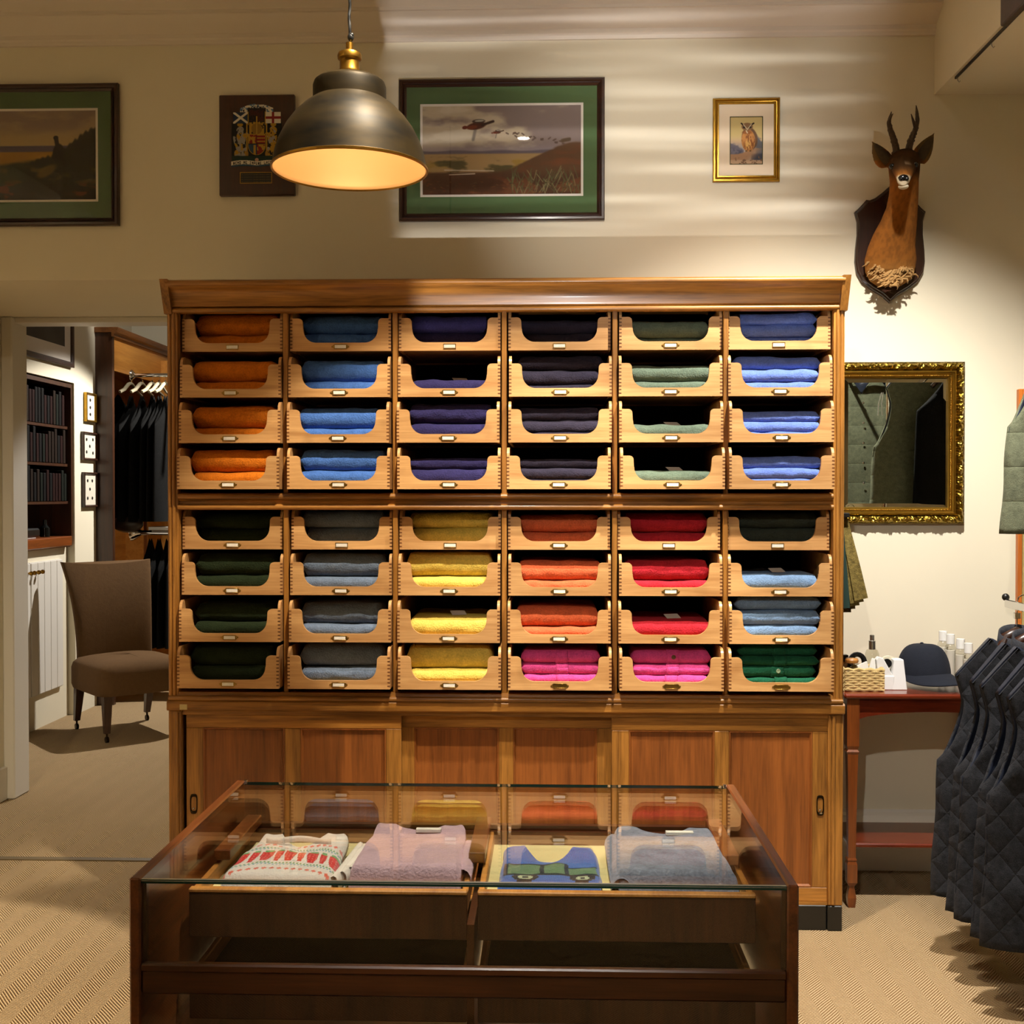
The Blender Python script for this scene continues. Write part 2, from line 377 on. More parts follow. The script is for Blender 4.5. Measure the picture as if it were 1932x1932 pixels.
M['mahogz'] = wood('mahogany_leg', srgb(96, 46, 16), srgb(140, 74, 28), 2, 1, .3, .4)
M['walnut'] = wood('case_walnut', srgb(74, 36, 14), srgb(124, 66, 28), 1, 1, .3, .35)
M['walnutx'] = wood('case_walnut_x', srgb(50, 24, 10), srgb(80, 41, 18), 0, 1, .3, .35)
M['walnutz'] = wood('case_walnut_z', srgb(46, 22, 10), srgb(76, 39, 17), 2, 1, .3, .35)
M['tray'] = wood('tray_wood', srgb(150, 92, 34), srgb(196, 134, 62), 1, 1, .45)
M['darkwood'] = wood('dark_frame_wood', srgb(34, 18, 10), srgb(58, 30, 16), 0, 1, .35, .3)
M['stile'] = wood('dark_stile_wood', srgb(44, 24, 12), srgb(72, 40, 20), 2, 1, .4, .2)
M['maple'] = wood('light_panel_wood', srgb(196, 126, 48), srgb(226, 160, 76), 1, .7, .45)
M['plinth'] = plain('black_plinth', srgb(26, 24, 20), .4, noise=.3, nscale=40)
M['brass'] = plain('aged_brass', srgb(150, 112, 44), .35, 1.0, noise=.25, nscale=60)
M['labelbrass'] = plain('label_brass', srgb(176, 140, 70), .35, 1.0, noise=.2, nscale=80)
M['bronze'] = plain('dark_bronze', srgb(52, 42, 28), .4, 1.0)
M['card'] = plain('label_card', srgb(228, 220, 206), .7, noise=.12, nscale=220)
M['gold'] = plain('gilt', srgb(176, 136, 52), .34, 1.0, noise=.3, nscale=50)
M['gold2'] = plain('gilt_ornate', srgb(150, 124, 48), .3, 1.0, noise=.45, nscale=90)
M['mirror'] = plain('mirror_silver', (.72, .74, .70, 1), .0, 1.0)
M['chrome'] = plain('chrome', (.8, .8, .8, 1), .08, 1.0)
M['black'] = plain('black_plastic', srgb(20, 20, 20), .35)
M['white'] = plain('white_plastic', srgb(232, 232, 232), .4)
M['glass'] = pane('clear_glass', (.97, .985, .975, 1), 1.5)
M['pglass'] = pane('picture_glass', (.98, .98, .98, 1), 1.4)
M['gedge'] = plain('glass_edge_green', srgb(12, 46, 38), .15)
M['green_mount'] = plain('green_mount_card', srgb(76, 104, 62), .85, noise=.06, nscale=60)
M['cream_mount'] = plain('cream_mount_card', srgb(222, 204, 178), .85)
M['white_mount'] = plain('white_mount_card', srgb(230, 222, 212), .8)
M['paint'] = attrmat('painted_print')
M['enamel'] = attrmat('painted_crest', rough=.5)
# ================================================================== the room
YW = 4.577; YC = 3.923; YB = 5.65
def sbox(name, m, boxes, b=0):
    mb = MB()
    for q in boxes: mb.box(*q, b=b)
    return struct(mb.build(name, M[m]))
sbox('floor', 'carpet', [(-3.4, 2.5, -2.8, YW + .012, -.1, 0)])
sbox('floor_back_room', 'carpet', [(-3.95, .6, YW + .02, 10.1, -.1, 0)])
sbox('trim_1', 'bronze', [(-2.75, -1.2, YW - .004, YW + .034, -.02, .004)], .002)
bpy.data.objects['trim_1'].data.materials[0] = plain('seam_binding', srgb(96, 78, 44), .6)
sbox('ceiling', 'ceiling', [(-3.4, 2.5, -2.8, YW + .3, CEIL, CEIL + .1)])
sbox('wall_back', 'wall', [(-1.22, 2.4, YW, YW + .2, 0, CEIL), (-3.4, -1.22, YW, YB, 2.312, CEIL), (-1.22, -1.0, YW + .2, YB, 0, CEIL),
                           (-3.4, -2.62, YW, YB, 0, 2.312)])
sbox('wall_right', 'wall', [(2.3, 2.5, -2.8, YW, 0, CEIL)])
sbox('wall_left', 'wall', [(-3.4, -3.2, -2.8, YW, 0, CEIL)])
M['dimwall'] = plain('bounce_cutting_brown', srgb(92, 78, 54), .8)  # unseen front wall coloured dark brown to cut the light it bounces back
sbox('wall_front', 'dimwall', [(-3.4, 2.5, -2.9, -2.7, 0, CEIL)])
sbox('ceiling_bulkhead', 'wall', [(1.482, 2.3, -2.7, YW, 3.005, CEIL)])
sbox('trim_2', 'trimw', [(-2.62, -2.565, 5.49, YB, 0, 2.312)], .006)
sbox('trim_3', 'trimw', [(-2.62, -1.22, 5.52, YB, 2.285, 2.312)], .003)
sbox('baseboard_left', 'trimw', [(-2.62, -2.6, YW + .02, 5.49, 0, .16)], .004)
# skirting board with a moulded top, along the back wall
sk = [(0, 0), (-.022, 0), (-.022, .15), (-.018, .158), (-.018, .175), (-.024, .182), (-.020, .2), (-.010, .212), (-.010, .225), (0, .235)]
struct(MB().prism([(YW + y, z) for y, z in sk], 0, -1.2, 2.3).build('baseboard_back', M['trimw'], smooth=30))
# cornice: stacked mouldings growing out from wall to ceiling
cn = [(0, 3.232), (-.012, 3.232), (-.014, 3.246), (-.022, 3.252), (-.022, 3.268), (-.032, 3.273), (-.05, 3.283), (-.075, 3.300), (-.09, 3.317),
      (-.10, 3.318), (-.10, 3.33), (-.112, 3.336), (-.135, 3.345), (-.155, 3.362), (-.165, 3.385), (-.178, 3.386), (-.178, CEIL + .01), (0, CEIL + .01)]
struct(MB().prism([(YW + y, z) for y, z in cn], 0, -3.2, 1.482).build('trim_cornice', M['ceiling'], smooth=35))
# the room seen through the opening
sbox('ceiling_back_room', 'ceiling', [(-3.95, .6, YB, 10.1, 3.4, 3.5)])
sbox('wall_left_back_room', 'wall', [(-3.95, -3.15, YB, 6.15, 0, 3.4), (-3.95, -3.15, 7.63, 8.0, 0, 3.4), (-3.95, -3.15, 6.15, 7.63, 2.2, 3.4), (-3.95, -3.52, 6.15, 7.63, 0, 2.2), (-3.95, -3.62, 8.0, 10.0, 0, 3.4)])
sbox('wall_far_back_room', 'wall', [(-3.95, .6, 10.0, 10.2, 0, 3.4)])
sbox('wall_right_back_room', 'wall', [(.4, .6, YB, 10.0, 0, 3.4)])
# ================================================================== haberdashery cabinet
X0, X1 = -1.298, .979
cab = thing('haberdashery_cabinet', ((X0 + X1) / 2, YC, 0), 'tall brown oak shop cabinet with forty-eight open-fronted drawers and panelled sliding doors', 'cabinet')
cox, coy = (X0 + X1) / 2, YC
def cpart(name, mb, m, par=None, smooth=None):
    mb.v = [(x - cox, y - coy, z) for x, y, z in mb.v]
    return mb.build(name, m, par or cab, smooth)
DIV = [-.897, -.524, -.155, .217, .588]
EDGE = [-1.2665] + DIV + [.9455]
CEN = [(EDGE[i] + EDGE[i + 1]) / 2 for i in range(6)]
BK = 4.50
# upper carcass
for s, (a, b) in enumerate(((X0, -1.262), (.943, X1))):
    cpart('side_panel', MB().box(a, b, YC + .02, BK, .70, 2.14, .002), M['oakz'])
    mb = MB().box(a, b, YC - .004, YC + .02, .765, 2.10, .003)
    mid = (a + b) / 2
    for off, r in ((-.009, .005), (.004, .0065)):
        q = mid + (off if s == 0 else -off)
        mb.lathe([(r, .77), (r, 2.09)], 10, (q, YC - .004, 0))
    cpart('stile', mb, M['oakz'], smooth=40)
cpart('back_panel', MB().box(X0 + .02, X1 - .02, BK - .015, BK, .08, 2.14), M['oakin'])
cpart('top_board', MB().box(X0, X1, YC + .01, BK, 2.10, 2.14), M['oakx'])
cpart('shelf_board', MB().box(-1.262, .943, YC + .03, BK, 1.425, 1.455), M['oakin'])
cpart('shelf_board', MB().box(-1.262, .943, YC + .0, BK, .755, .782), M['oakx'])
for d in DIV:
    for z0, z1 in ((1.455, 2.10), (.782, 1.425)):
        cpart('divider', MB().box(d - .0085, d + .0085, YC + .008, BK - .02, z0, z1, .002), M['oakz'])
def xmould(name, prof, x0, x1, m='oakx', smooth=35):
    return cpart(name, MB().prism([(YC + y, z) for y, z in prof], 0, x0, x1), M[m], smooth=smooth)
def bead(yc, zc, r, n=7, a0=270, a1=90):
    return [(yc - r * math.cos(R(a)), zc + r * math.sin(R(a))) for a in [-90 + 180 * k / (n - 1) for k in range(n)]]
# cornice
xmould('cornice', [(.02, 2.076)] + bead(-.006, 2.084, .008) + [(-.002, 2.094), (-.012, 2.098)] + [(-.014 - .032 * (1 - math.cos(R(a))), 2.104 + .048 * math.sin(R(a))) for a in (0, 20, 40, 60, 80)]
       + [(-.048, 2.155), (-.052, 2.158)] + bead(-.052, 2.168, .009) + [(-.05, 2.179), (.02, 2.179)], X0 + .012, X1 - .012)
for xa, xb in ((X0 - .006, X0 + .02), (X1 - .02, X1 + .006)):
    cpart('cornice_block', MB().prism([(YC + y, z) for y, z in ((.03, 2.072), (-.016, 2.072), (-.064, 2.181), (.03, 2.181))], 0, xa, xb), M['oakz'])
# middle rail with two beads
xmould('middle_rail', [(.03, 1.41)] + bead(-.004, 1.419, .009) + [(.004, 1.429), (.004, 1.438), (-.002, 1.442)] + bead(.0, 1.455, .010) + [(.03, 1.468)], -1.262, .943)
xmould('bottom_rail', [(.03, .762)] + bead(-.012, .771, .008) + [(-.004, .779), (-.002, .790), (.03, .790)], X0 + .004, X1 - .004)
# base
xmould('base_lip', [(.02, .728), (-.012, .728), (-.018, .733), (-.018, .758), (-.012, .764), (.02, .764)], X0 - .002, X1 + .002)
for s, (a, b) in enumerate(((X0, X0 + .046), (X1 - .05, X1))):
    mb = MB().box(a, b, YC - .006, BK, .085, .728, .003)
    q = a + .03 if s == 0 else b - .032
    mb.lathe([(.006, .09), (.006, .722)], 10, (q, YC - .006, 0)); mb.lathe([(.004, .09), (.004, .722)], 10, (q + (.012 if s == 0 else -.012), YC - .006, 0))
    cpart('base_stile', mb, M['oakz'], smooth=40)
cpart('door_track', MB().box(X0 + .046, X1 - .05, YC + .0, YC + .07, .712, .728), M['oakx'])
cpart('door_track', MB().box(X0 + .046, X1 - .05, YC + .0, YC + .07, .085, .095), M['oakx'])
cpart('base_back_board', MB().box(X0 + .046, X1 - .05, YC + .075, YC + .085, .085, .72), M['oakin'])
cpart('plinth', MB().box(X0 + .004, X1 - .052, YC - .002, BK, 0, .085, .003), M['plinth'])
cpart('plinth', MB().box(X1 - .05, X1 - .002, YC - .008, BK, 0, .085, .003), M['plinth'])
def door(x0, x1, y, panels, stl, str_, handle=None):
    z0, z1, rt, rb = .095, .712, .045, .048
    d = bpy.data.objects.new('sliding_door', MB().box(x0 - cox, x1 - cox, y + .012 - coy, y + .018 - coy, z0, z1).mesh('sliding_door', M['oakpanel'])); COL.objects.link(d); d.parent = cab
    cpart('top_frame_rail', MB().box(x0, x1, y, y + .02, z1 - rt, z1, .002), M['oakx'], d)
    cpart('bottom_frame_rail', MB().box(x0, x1, y, y + .02, z0, z0 + rb, .002), M['oakx'], d)
    xs = [x0] + [v for p in panels for v in p] + [x1]
    for k in range(0, len(xs), 2):
        cpart('frame_stile', MB().box(xs[k], xs[k + 1], y, y + .02, z0 + rb, z1 - rt, .002), M['oakz'], d)
    for a, b in panels:
        cpart('panel', MB().frame([(0, 0), (0, .012), (.004, .012), (.010, .002), (.012, 0)], a, b, z0 + rb, z1 - rt, y + .012).box(a, b, y + .008, y + .013, z0 + rb, z1 - rt), M['oakpanel'], d)
    if handle:
        hx, hz = handle; n = 20
        ring = MB()
        def prof(u, v):
            a = u * 2 * math.pi; c, s_ = math.cos(a), math.sin(a); ex, ez = .0125, .034
            k = [(1.0, -.001), (1.0, .003), (.85, .004), (.72, .001), (.6, -.007)][int(round(v * 4))]
            sg = lambda t: math.copysign(abs(t) ** .5, t)
            return (hx + ex * k[0] * sg(c), y - k[1], hz + ez * k[0] * sg(s_))
        ring.grid(prof, 24, 5, wu=True)
        ring.box(hx - .009, hx + .009, y + .005, y + .009, hz - .026, hz + .026)
        cpart('flush_pull', ring, M['bronze'], d, 40)
        cpart('pull_stud', MB().ell((hx, y - .001, hz - .016), (.004, .004, .004), 8, 6), M['chrome'], d, 40)
px = lambda p: at(p, 1500, YC).x
door(px(351), px(757), YC + .004, [(px(383), px(537)), (px(567), px(728))], 0, 0, (px(365), at(365, 1517, YC).z))
door(px(745), px(1165), YC + .034, [(px(780), px(940)), (px(968), px(1127))], 0, 0)
door(px(1154), px(1562), YC + .004, [(px(1187), px(1348)), (px(1376), px(1533))], 0, 0, (px(1548), at(1548, 1520, YC).z))
cpart('paper_sticker', MB().box(px(343), px(357), YC - .0195, YC - .0178, at(350, 1337, YC).z, at(350, 1327, YC).z), plain('old_tape', srgb(190, 172, 120), .6))
# ---- drawers
DW, DD = .345, .44
def drawer_front():
    h = DW / 2; t = .009; b, ht, ub, iw = 0, .111, .0285, .129
    pts = [(-h, 0), (h, 0), (h, ht)]
    def arc(cx, cz, r, a0, a1, n=8): return [(cx + r * math.cos(R(a0 + (a1 - a0) * k / n)), cz + r * math.sin(R(a0 + (a1 - a0) * k / n))) for k in range(n + 1)]
    pts += arc(iw + .014, ht - .014, .014, 90, 180)
    pts += [(iw - .001, .075)] + arc(iw - .046, ub + .044, .044, 0, -90, 10)
    pts += [(-x, z) for x, z in pts[::-1][:-3]] + [(-h, ht)]
    mb = MB().prism(pts, 1, 0, .012)
    return mb
dmb = drawer_front()
for s in (-1, 1):   # sides, higher than the front and rounded at their front corner
    x0, x1 = sorted((s * (DW / 2 - .009), s * DW / 2))
    prof = [(.0115, 0), (DD, 0), (DD, .139), (.03, .139)] + [(.03 - .026 * math.sin(R(a)), .113 + .026 * math.cos(R(a))) for a in (15, 30, 45, 60, 75, 90)] + [(.004, .1108), (.0115, .1108)]
    dmb.prism(prof, 0, x0, x1)
dmb.box(-DW / 2 + .008, DW / 2 - .008, .01, DD, .006, .012).box(-DW / 2 + .008, DW / 2 - .008, DD - .01, DD, 0, .045)
me_drawer = dmb.mesh('drawer', M['drawer'], None)
me_doves = []
for s in (-1, 1):
    tb = MB()
    for k in range(9):
        z = .008 + k * .0118; w0 = .0085
        q = [(DW / 2, z), (DW / 2 - w0, z + .0008), (DW / 2 - w0, z + .0044), (DW / 2, z + .0052)]
        tb.prism([(s * x, zz) for x, zz in q], 1, -.0004, .006)
    me_doves.append(tb.mesh('dovetail_joint', M['dovetail']))
def holder(pointed=True):
    mb = MB(); x, z = .0215, .0072
    out = [(-x, -z), (x, -z)] + ([(x + .004, -z * .5), (x + .0085, -.002), (x + .0085, .002), (x + .004, z * .5)] if pointed else []) + [(x, z), (-x, z)]
    if pointed: out += [(-x - .004, z * .5), (-x - .0085, .002), (-x - .0085, -.002), (-x - .004, -z * .5)]
    mb.prism([(a, b + .0148) for a, b in out], 1, -.0016, 0)
    for zz in (-1, 1): mb.box(-x, x, -.0035, -.0012, .0148 + zz * z - .0011, .0148 + zz * z + .0011, .0004)
    if pointed:
        for s in (-1, 1): mb.ell((s * (x + .0045), -.0018, .0148), (.0022, .0016, .0022), 8, 4)
    return mb.mesh('label_holder', M['labelbrass'], 40)
me_hold, me_hold2 = holder(), holder(False)
me_card = MB().box(-.019, .019, -.0026, -.0014, .0148 - .0054, .0148 + .0054).mesh('label_card', M['card'])
ROWZ = [[1.946, 1.791, 1.637, 1.480], [1.276, 1.121, .961, .802]]
PROT = [-.026, .002, .024, .046]
def S(*a): return srgb(*a)
PAL = {
 'burnt orange': (204, 112, 24), 'denim blue': (72, 112, 184), 'navy blue': (46, 42, 84), 'charcoal plum': (44, 40, 54), 'sage green': (92, 106, 90),
 'periwinkle blue': (98, 122, 196), 'bottle green': (34, 44, 24), 'slate grey': (104, 118, 138), 'mustard yellow': (224, 196, 92), 'terracotta orange': (212, 102, 64),
 'cherry red': (178, 38, 50), 'airforce blue': (112, 140, 174), 'hot pink': (208, 74, 142), 'emerald green': (26, 84, 60), 'moss grey': (56, 62, 54)}
WOOL = {k: wool('wool_' + k.replace(' ', '_'), srgb(*v), .26) for k, v in PAL.items()}
STK = {(0, 0): ['burnt orange', [.05, .076], [.047, .072], [.04, .077], [.045, .078]], (0, 1): ['denim blue', [.055, .063], [.045, .075], [.038, .072], [.05, .072]],
 (0, 2): ['navy blue', [.055, .06], [.052], [.055, .068], [.055, .038]], (0, 3): ['charcoal plum', [.05, .05], [.032, .052, .048], [.022, .042, .046], [.022, .036, .032]],
 (0, 4): ['sage green', [.034, .06], [.042, .055], [.05], [.05]], (0, 5): ['periwinkle blue', [.036, .045, .04], [.04, .043, .045], [.024, .034, .038], [.024, .034, .04]],
 (1, 0): ['bottle green', [.055, .055], [.05, .074], [.05, .062], [.055, .068]], (1, 1): ['slate grey', [.06, .058], [.045, .08], [.042, .074], [.055, .075]],
 (1, 2): ['mustard yellow', [.058, .055], [.046, .084], [.066], [.048, .078]], (1, 3): ['terracotta orange', [.045, .06], [.034, .066], [.036, .066], [.032, .038, .042]],
 (1, 4): ['cherry red', [.045, .068], [.034, .07], [.056], [.03, .038, .046]], (1, 5): ['airforce blue', [.06, .055], [.058], [.045, .05, .046], [.024, .042, .03, .042]]}
rng = random.Random(4)
def sweater_mesh(w_, d_, h, seed, m, nx=26):
    """one folded jumper: a soft slab whose front edge is the rolled fold; front at y=0, depth to +d"""
    n = 7; r = h * .5; prof = []
    for k in range(n * 2 + 1):
        a = R(-90 - 180 * k / (n * 2)); prof.append((r + r * math.cos(a), r + r * math.sin(a)))
    for k in range(1, 9): prof.append((r + (d_ - h) * k / 8, h))
    for k in range(1, n): a = R(90 - 180 * k / n); prof.append((d_ - r + r * math.cos(a), r + r * math.sin(a)))
    for k in range(8): prof.append((d_ - r - (d_ - h) * k / 8, 0))
    vs = []; m_ = len(prof)
    for i in range(nx):
        u = i / (nx - 1); e = min(u, 1 - u) * w_ / .022; k = math.sqrt(max(0, 1 - (1 - min(1, e)) ** 2)) if e < 1 else 1.0
        k = .25 + .75 * k; x = (u - .5) * w_
        for y, z in prof:
            dz = (z - h / 2) * k + h / 2
            nz_ = (n1(x * 22 + seed * 7.1, y * 14 + seed) - .5)
            top = max(0, (z / h - .45)) * 2
            dz += nz_ * .006 * top - (.004 * top * (1 - k))
            yy = y + (n1(x * 30 + seed * 3.3, z * 60 + seed) - .5) * .004 + (1 - k) * .006
            vs.append((x + (n1(z * 40 + seed, 3.3) - .5) * .004, yy, max(dz, 0.0)))
    mb = MB(); mb.v = vs
    mb.f = [(i * m_ + j, (i + 1) * m_ + j, (i + 1) * m_ + (j + 1) % m_, i * m_ + (j + 1) % m_) for i in range(nx - 1) for j in range(m_)]
    mb.f += [tuple(range(m_)), tuple(range((nx - 1) * m_, nx * m_))[::-1]]
    return mb.mesh('folded_sweater', m, 70)
ORD = ['top', 'second', 'third', 'bottom']
NTH = ['topmost', 'second', 'third', 'lowest']
btn = plain('horn_button', srgb(92, 60, 40), .3, noise=.4, nscale=200)
btng = plain('pearl_button', srgb(120, 140, 112), .25, noise=.4, nscale=200)
for blk in range(2):
    for c in range(6):
        for r in range(4):
            p = PROT[r]; xc = CEN[c]; z = ROWZ[blk][r]; yf = YC - p
            z = CZ + (z - CZ) * yf / YC
            xj = rng.uniform(-.003, .003)
            dr = obj('drawer', me_drawer, cab, (xc + xj - cox, yf - coy, z))
            for q in me_doves: obj('dovetail_joint', q, dr)
            empty_card = blk == 1 and r == 3 and c >= 3
            obj('label_holder', me_hold2 if (r == 0 and (c + blk) % 3 != 1) else me_hold, dr)
            if not empty_card: obj('label_card', me_card, dr)
            colname = STK[blk, c][0]; hs = STK[blk, c][r + 1]; card = blk == 1 and r == 3 and c >= 3
            if card: colname = ['hot pink', 'hot pink', 'emerald green'][c - 3]
            if blk == 1 and c == 5 and r == 0: colname = 'moss grey'
            base = z + .0125; n = len(hs)
            for k, h in enumerate(hs):
                wid = rng.uniform(.284, .296) if not card else .268
                o = obj('folded_cardigan' if card else 'folded_sweater', sweater_mesh(wid, .36, h, rng.random() * 50, WOOL[colname]), None,
                        (xc + xj + rng.uniform(-.006, .006), yf + .046 + rng.uniform(0, .010) + .004 * k, base))
                o.rotation_euler.z = rng.uniform(-.012, .012)
                pos = 'only one' if n == 1 else ('bottom one' if k == 0 else 'top one' if k == n - 1 else 'middle one' if n == 3 else ('second one' if k == 1 else 'third one'))
                half = 'upper' if blk == 0 else 'lower'
                if card:
                    where = {3: 'below the terracotta sweaters', 4: 'below the cherry red sweaters', 5: 'below the blue sweaters'}[c]
                    lab = f'{colname} buttoned cardigan in drawer {where}, {pos}' + ('' if n == 1 else ' of its stack')
                elif colname == 'moss grey':
                    lab = f'dark moss grey folded sweater above the airforce blue ones, {pos} of its stack'
                else:
                    lab = f'{colname} folded wool sweater, {pos} in {NTH[r]} drawer of {half} {colname} column'
                tag(o, lab, 'cardigan' if card else 'sweater', 'folded knitwear in the cabinet drawers')
                if n == 1 and not card:
                    tg = MB().box(-.026, .026, -.016, .016, -.0006, .0006).build('price_tag', M['card'], o, None, (.02, .10, h + .008)); tg.rotation_euler = (R(22), 0, R(20))
                if card:
                    mb = MB(); hh = h / 2
                    mb.grid(lambda u, v: ((u - .5) * .042 + .004, .5 * h - (hh + .0026) * math.cos(R(-88 + 176 * v)) if True else 0, hh + (hh + .0026) * math.sin(R(-88 + 176 * v))), 5, 12)
                    pl = mb.build('button_band', WOOL[colname], o, 60)
                    sm = pl.modifiers.new('thick', 'SOLIDIFY'); sm.thickness = .002
                    if (c == 4 and k == n - 1) or (c == 5 and k == 1):
                        MB().lathe([(0, .001), (.0065, .001), (.0075, -.001), (.006, -.002), (.0045, -.0012), (0, -.0012)], 16, (.006, -.0045, h * .56), axis=1).build('button', btng if c == 5 else btn, o, 40)
                base += h * .985
# ================================================================== display case
CX0, CX1, CY0, CY1, CT = -.734, .426, 2.0, 2.70, .79
kx, ky = (CX0 + CX1) / 2, (CY0 + CY1) / 2
case = thing('display_case', (kx, ky, 0), 'glass-topped walnut shop display case with sliding trays of knitwear', 'display case')
def kpart(name, mb, m, par=None, smooth=None):
    mb.v = [(x - kx, y - ky, z) for x, y, z in mb.v]; return mb.build(name, m, par or case, smooth)
IX0, IX1 = CX0 + .02, CX1 - .02
kpart('end_panel', MB().box(CX0, IX0, CY0, CY1, 0, CT + .002, .003), M['walnut'])
kpart('end_panel', MB().box(IX1, CX1, CY0, CY1, 0, CT + .002, .003), M['walnut'])
# glass lies just inside the end panels
g = kpart('glass_top', MB().box(IX0, IX1, CY0 + .004, CY1 - .004, CT - .008, CT - .001), M['glass'])
g.data.materials.append(M['gedge'])
for p in g.data.polygons:
    if abs(p.normal.y) > .5: p.material_index = 1
kpart('edge_highlight', MB().prism([(CY0 + .0035, CT - .0035), (CY0 + .0075, CT + .0003), (CY0 + .0075, CT - .0035)], 0, IX0 + .001, IX1 - .001), plain('glass_highlight_metal', (.62, .66, .64, 1), .12, .8))  # pale metal strip added to imitate the bright reflection along the glass edge
kpart('glass_front', MB().box(IX0, IX1, CY0 + .004, CY0 + .009, .640, CT - .008), M['glass'])
kpart('glass_lower_front', MB().box(IX0, IX1, CY0 + .006, CY0 + .011, .10, .588), M['glass'])
kpart('front_rail', MB().box(IX0, IX1, CY0 + .001, CY0 + .03, .588, .634, .004), M['walnutx'])
kpart('front_bead', MB().box(IX0, IX1, CY0 - .002, CY0 + .014, .628, .643, .003), M['walnutx'])
kpart('base_rail', MB().box(IX0, IX1, CY0 + .002, CY0 + .03, 0, .10, .003), M['walnutx'])
for x in (IX0 + .004, IX1 - .004):
    kpart('corner_bead', MB().box(x - .004, x + .004, CY0 + .01, CY0 + .02, .643, CT - .009), M['walnutz'])
    kpart('chrome_clip', MB().box(x - .004, x + .004, CY1 - .012, CY1 - .002, CT - .004, CT + .004, .001), M['chrome'])
xm = at(887, 1700, 2.2).x
kpart('centre_partition', MB().box(xm - .007, xm + .007, 2.21, CY1 - .03, .1, .64), M['walnutz'])
kpart('shelf', MB().box(IX0, IX1, 2.2, CY1 - .02, .30, .315), M['walnutx'])
kpart('floor_board', MB().box(IX0, IX1, CY0 + .03, CY1 - .02, .08, .1), M['walnutx'])
kpart('back_rail', MB().box(IX0, IX1, CY1 - .03, CY1 - .012, .62, .70), M['walnutx'])
felt = plain('dark_green_felt', srgb(24, 34, 24), .95)
cord = plain('tray_lining', srgb(196, 182, 130), .9)
TY0, TY1, TZ = 2.235, 2.655, .66
for a, b in ((IX0 + .012, xm - .008), (xm + .012, IX1 - .012)):
    for lev, z in ((0, TZ), (1, .50)):
        t = obj('tray', MB().box(a - kx, b - kx, TY0 - ky, TY0 + .012 - ky, z - .06, z + .03, .002).mesh('tray', M['stile']), case)
        for s in (a, b - .012): kpart('tray_side', MB().box(s, s + .012, TY0 + .012, TY1, z - .01, z + .03, .002), M['tray'], t)
        kpart('tray_back', MB().box(a, b, TY1, TY1 + .01, z - .01, z + .03), M['walnutx'], t)
        kpart('tray_base', MB().box(a + .012, b - .012, TY0 + .012, TY1, z - .004, z), cord if lev == 0 else felt, t)
        kpart('tray_lip', MB().box(a, b, TY0 - .004, TY0 + .014, z + .028, z + .036, .002), M['tray'], t)
rz = .70
for x, w_ in ((IX0 + .03, .034), (xm, .034), (IX1 - .034, .034)):
    kpart('tray_runner', MB().box(x - w_ / 2, x + w_ / 2, 2.40, CY1 - .03, rz - .002, rz + .02, .002), M['walnut'])
# ---- knitwear lying in the trays (built on their own grids so that knitted-in patterns can be coloured stitch by stitch)
def folded_display(name, label, cx, cy, z, w_, d_, h, m, nu, nv, colf=None, neck=0, seed=1, taper=.0, arm=None, dip=.0, sag=.35):
    """folded jumper seen from its hem fold to the neckline: u across, v from front bottom over the top to the neck"""
    H = h
    def surf(u, v):
        x = (u - .5); ux = abs(x) * 2
        edge = math.sqrt(max(0, 1 - max(0, (ux - .86) / .14) ** 2)) if ux > .86 else 1.0
        hh = H * (.42 + .58 * edge)
        L0 = hh * .9; tot = L0 + d_
        s = v * tot
        wid = w_ * (1 - taper * max(0, (v - .3)))
        if s < L0:
            a = s / L0; y = .02 * (1 - a) ** 2 * 0 + .018 * a * a; zz = hh * (1 - (1 - a) ** 2 * 1.0) if True else 0
            zz = hh * math.sin(a * math.pi / 2) ** .9; y = .022 * (1 - math.cos(a * math.pi / 2))
        else:
            q = (s - L0) / d_; y = .022 + q * (d_ - .022); zz = hh * (1 - .10 * math.sin(q * math.pi) * sag)
        q = max(0, (v - .55) / .45)
        if neck: 
            nk = max(0, 1 - (ux / .52) ** 2); y -= neck * nk * q ** 1.5; zz -= .5 * neck * nk * q * .4
        y += dip * (ux ** 2) * q * -1
        zz += (n1(u * 7 + seed, v * 6 + seed) - .5) * .007 * min(1, v * 3)
        return (x * wid + (n1(v * 5 + seed, 9) - .5) * .006, y, max(zz, .0005))
    mb = MB(); mb.grid(surf, nu, nv)
    me = mb.mesh(name, m, None, fix=False); me.shade_smooth()
    if colf is not None:
        U, V = np.meshgrid(np.linspace(0, 1, nu), np.linspace(0, 1, nv), indexing='ij')
        C = colf(U, V).reshape(-1, 3); ca = me.color_attributes.new('Col', 'FLOAT_COLOR', 'POINT')
        ca.data.foreach_set('color', np.concatenate([lin(C), np.ones((len(C), 1))], 1).astype(np.float32).ravel())
    root = thing(name, (cx, cy, z), label, 'sweater', 'jumpers on show in the display case')
    o = obj('body', me, root)
    s = o.modifiers.new('thick', 'SOLIDIFY'); s.thickness = .004; s.offset = -1
    # lower layer of the fold, filling the body
    lay = MB().add(*(lambda q: (q.v, q.f))(MB().box(-w_ * .44, w_ * .44, .02, d_ * .86, .0, h * .45, .012)))
    lay.build('under_layer', m if colf is None else WOOLW, root, 60)
    return root
WOOLW = wool('cream_wool', srgb(226, 216, 206), .06, 300, .5)
WOOLP = wool('patterned_wool', srgb(226, 216, 206), .08, 300, .6, attr='Col')
WOOLL = wool('lavender_mohair', srgb(190, 160, 172), .14, 200, 1.0, sheen=.8)
WOOLG = wool('heather_grey_mohair', srgb(124, 128, 142), .42, 170, 1.0, sheen=.7)
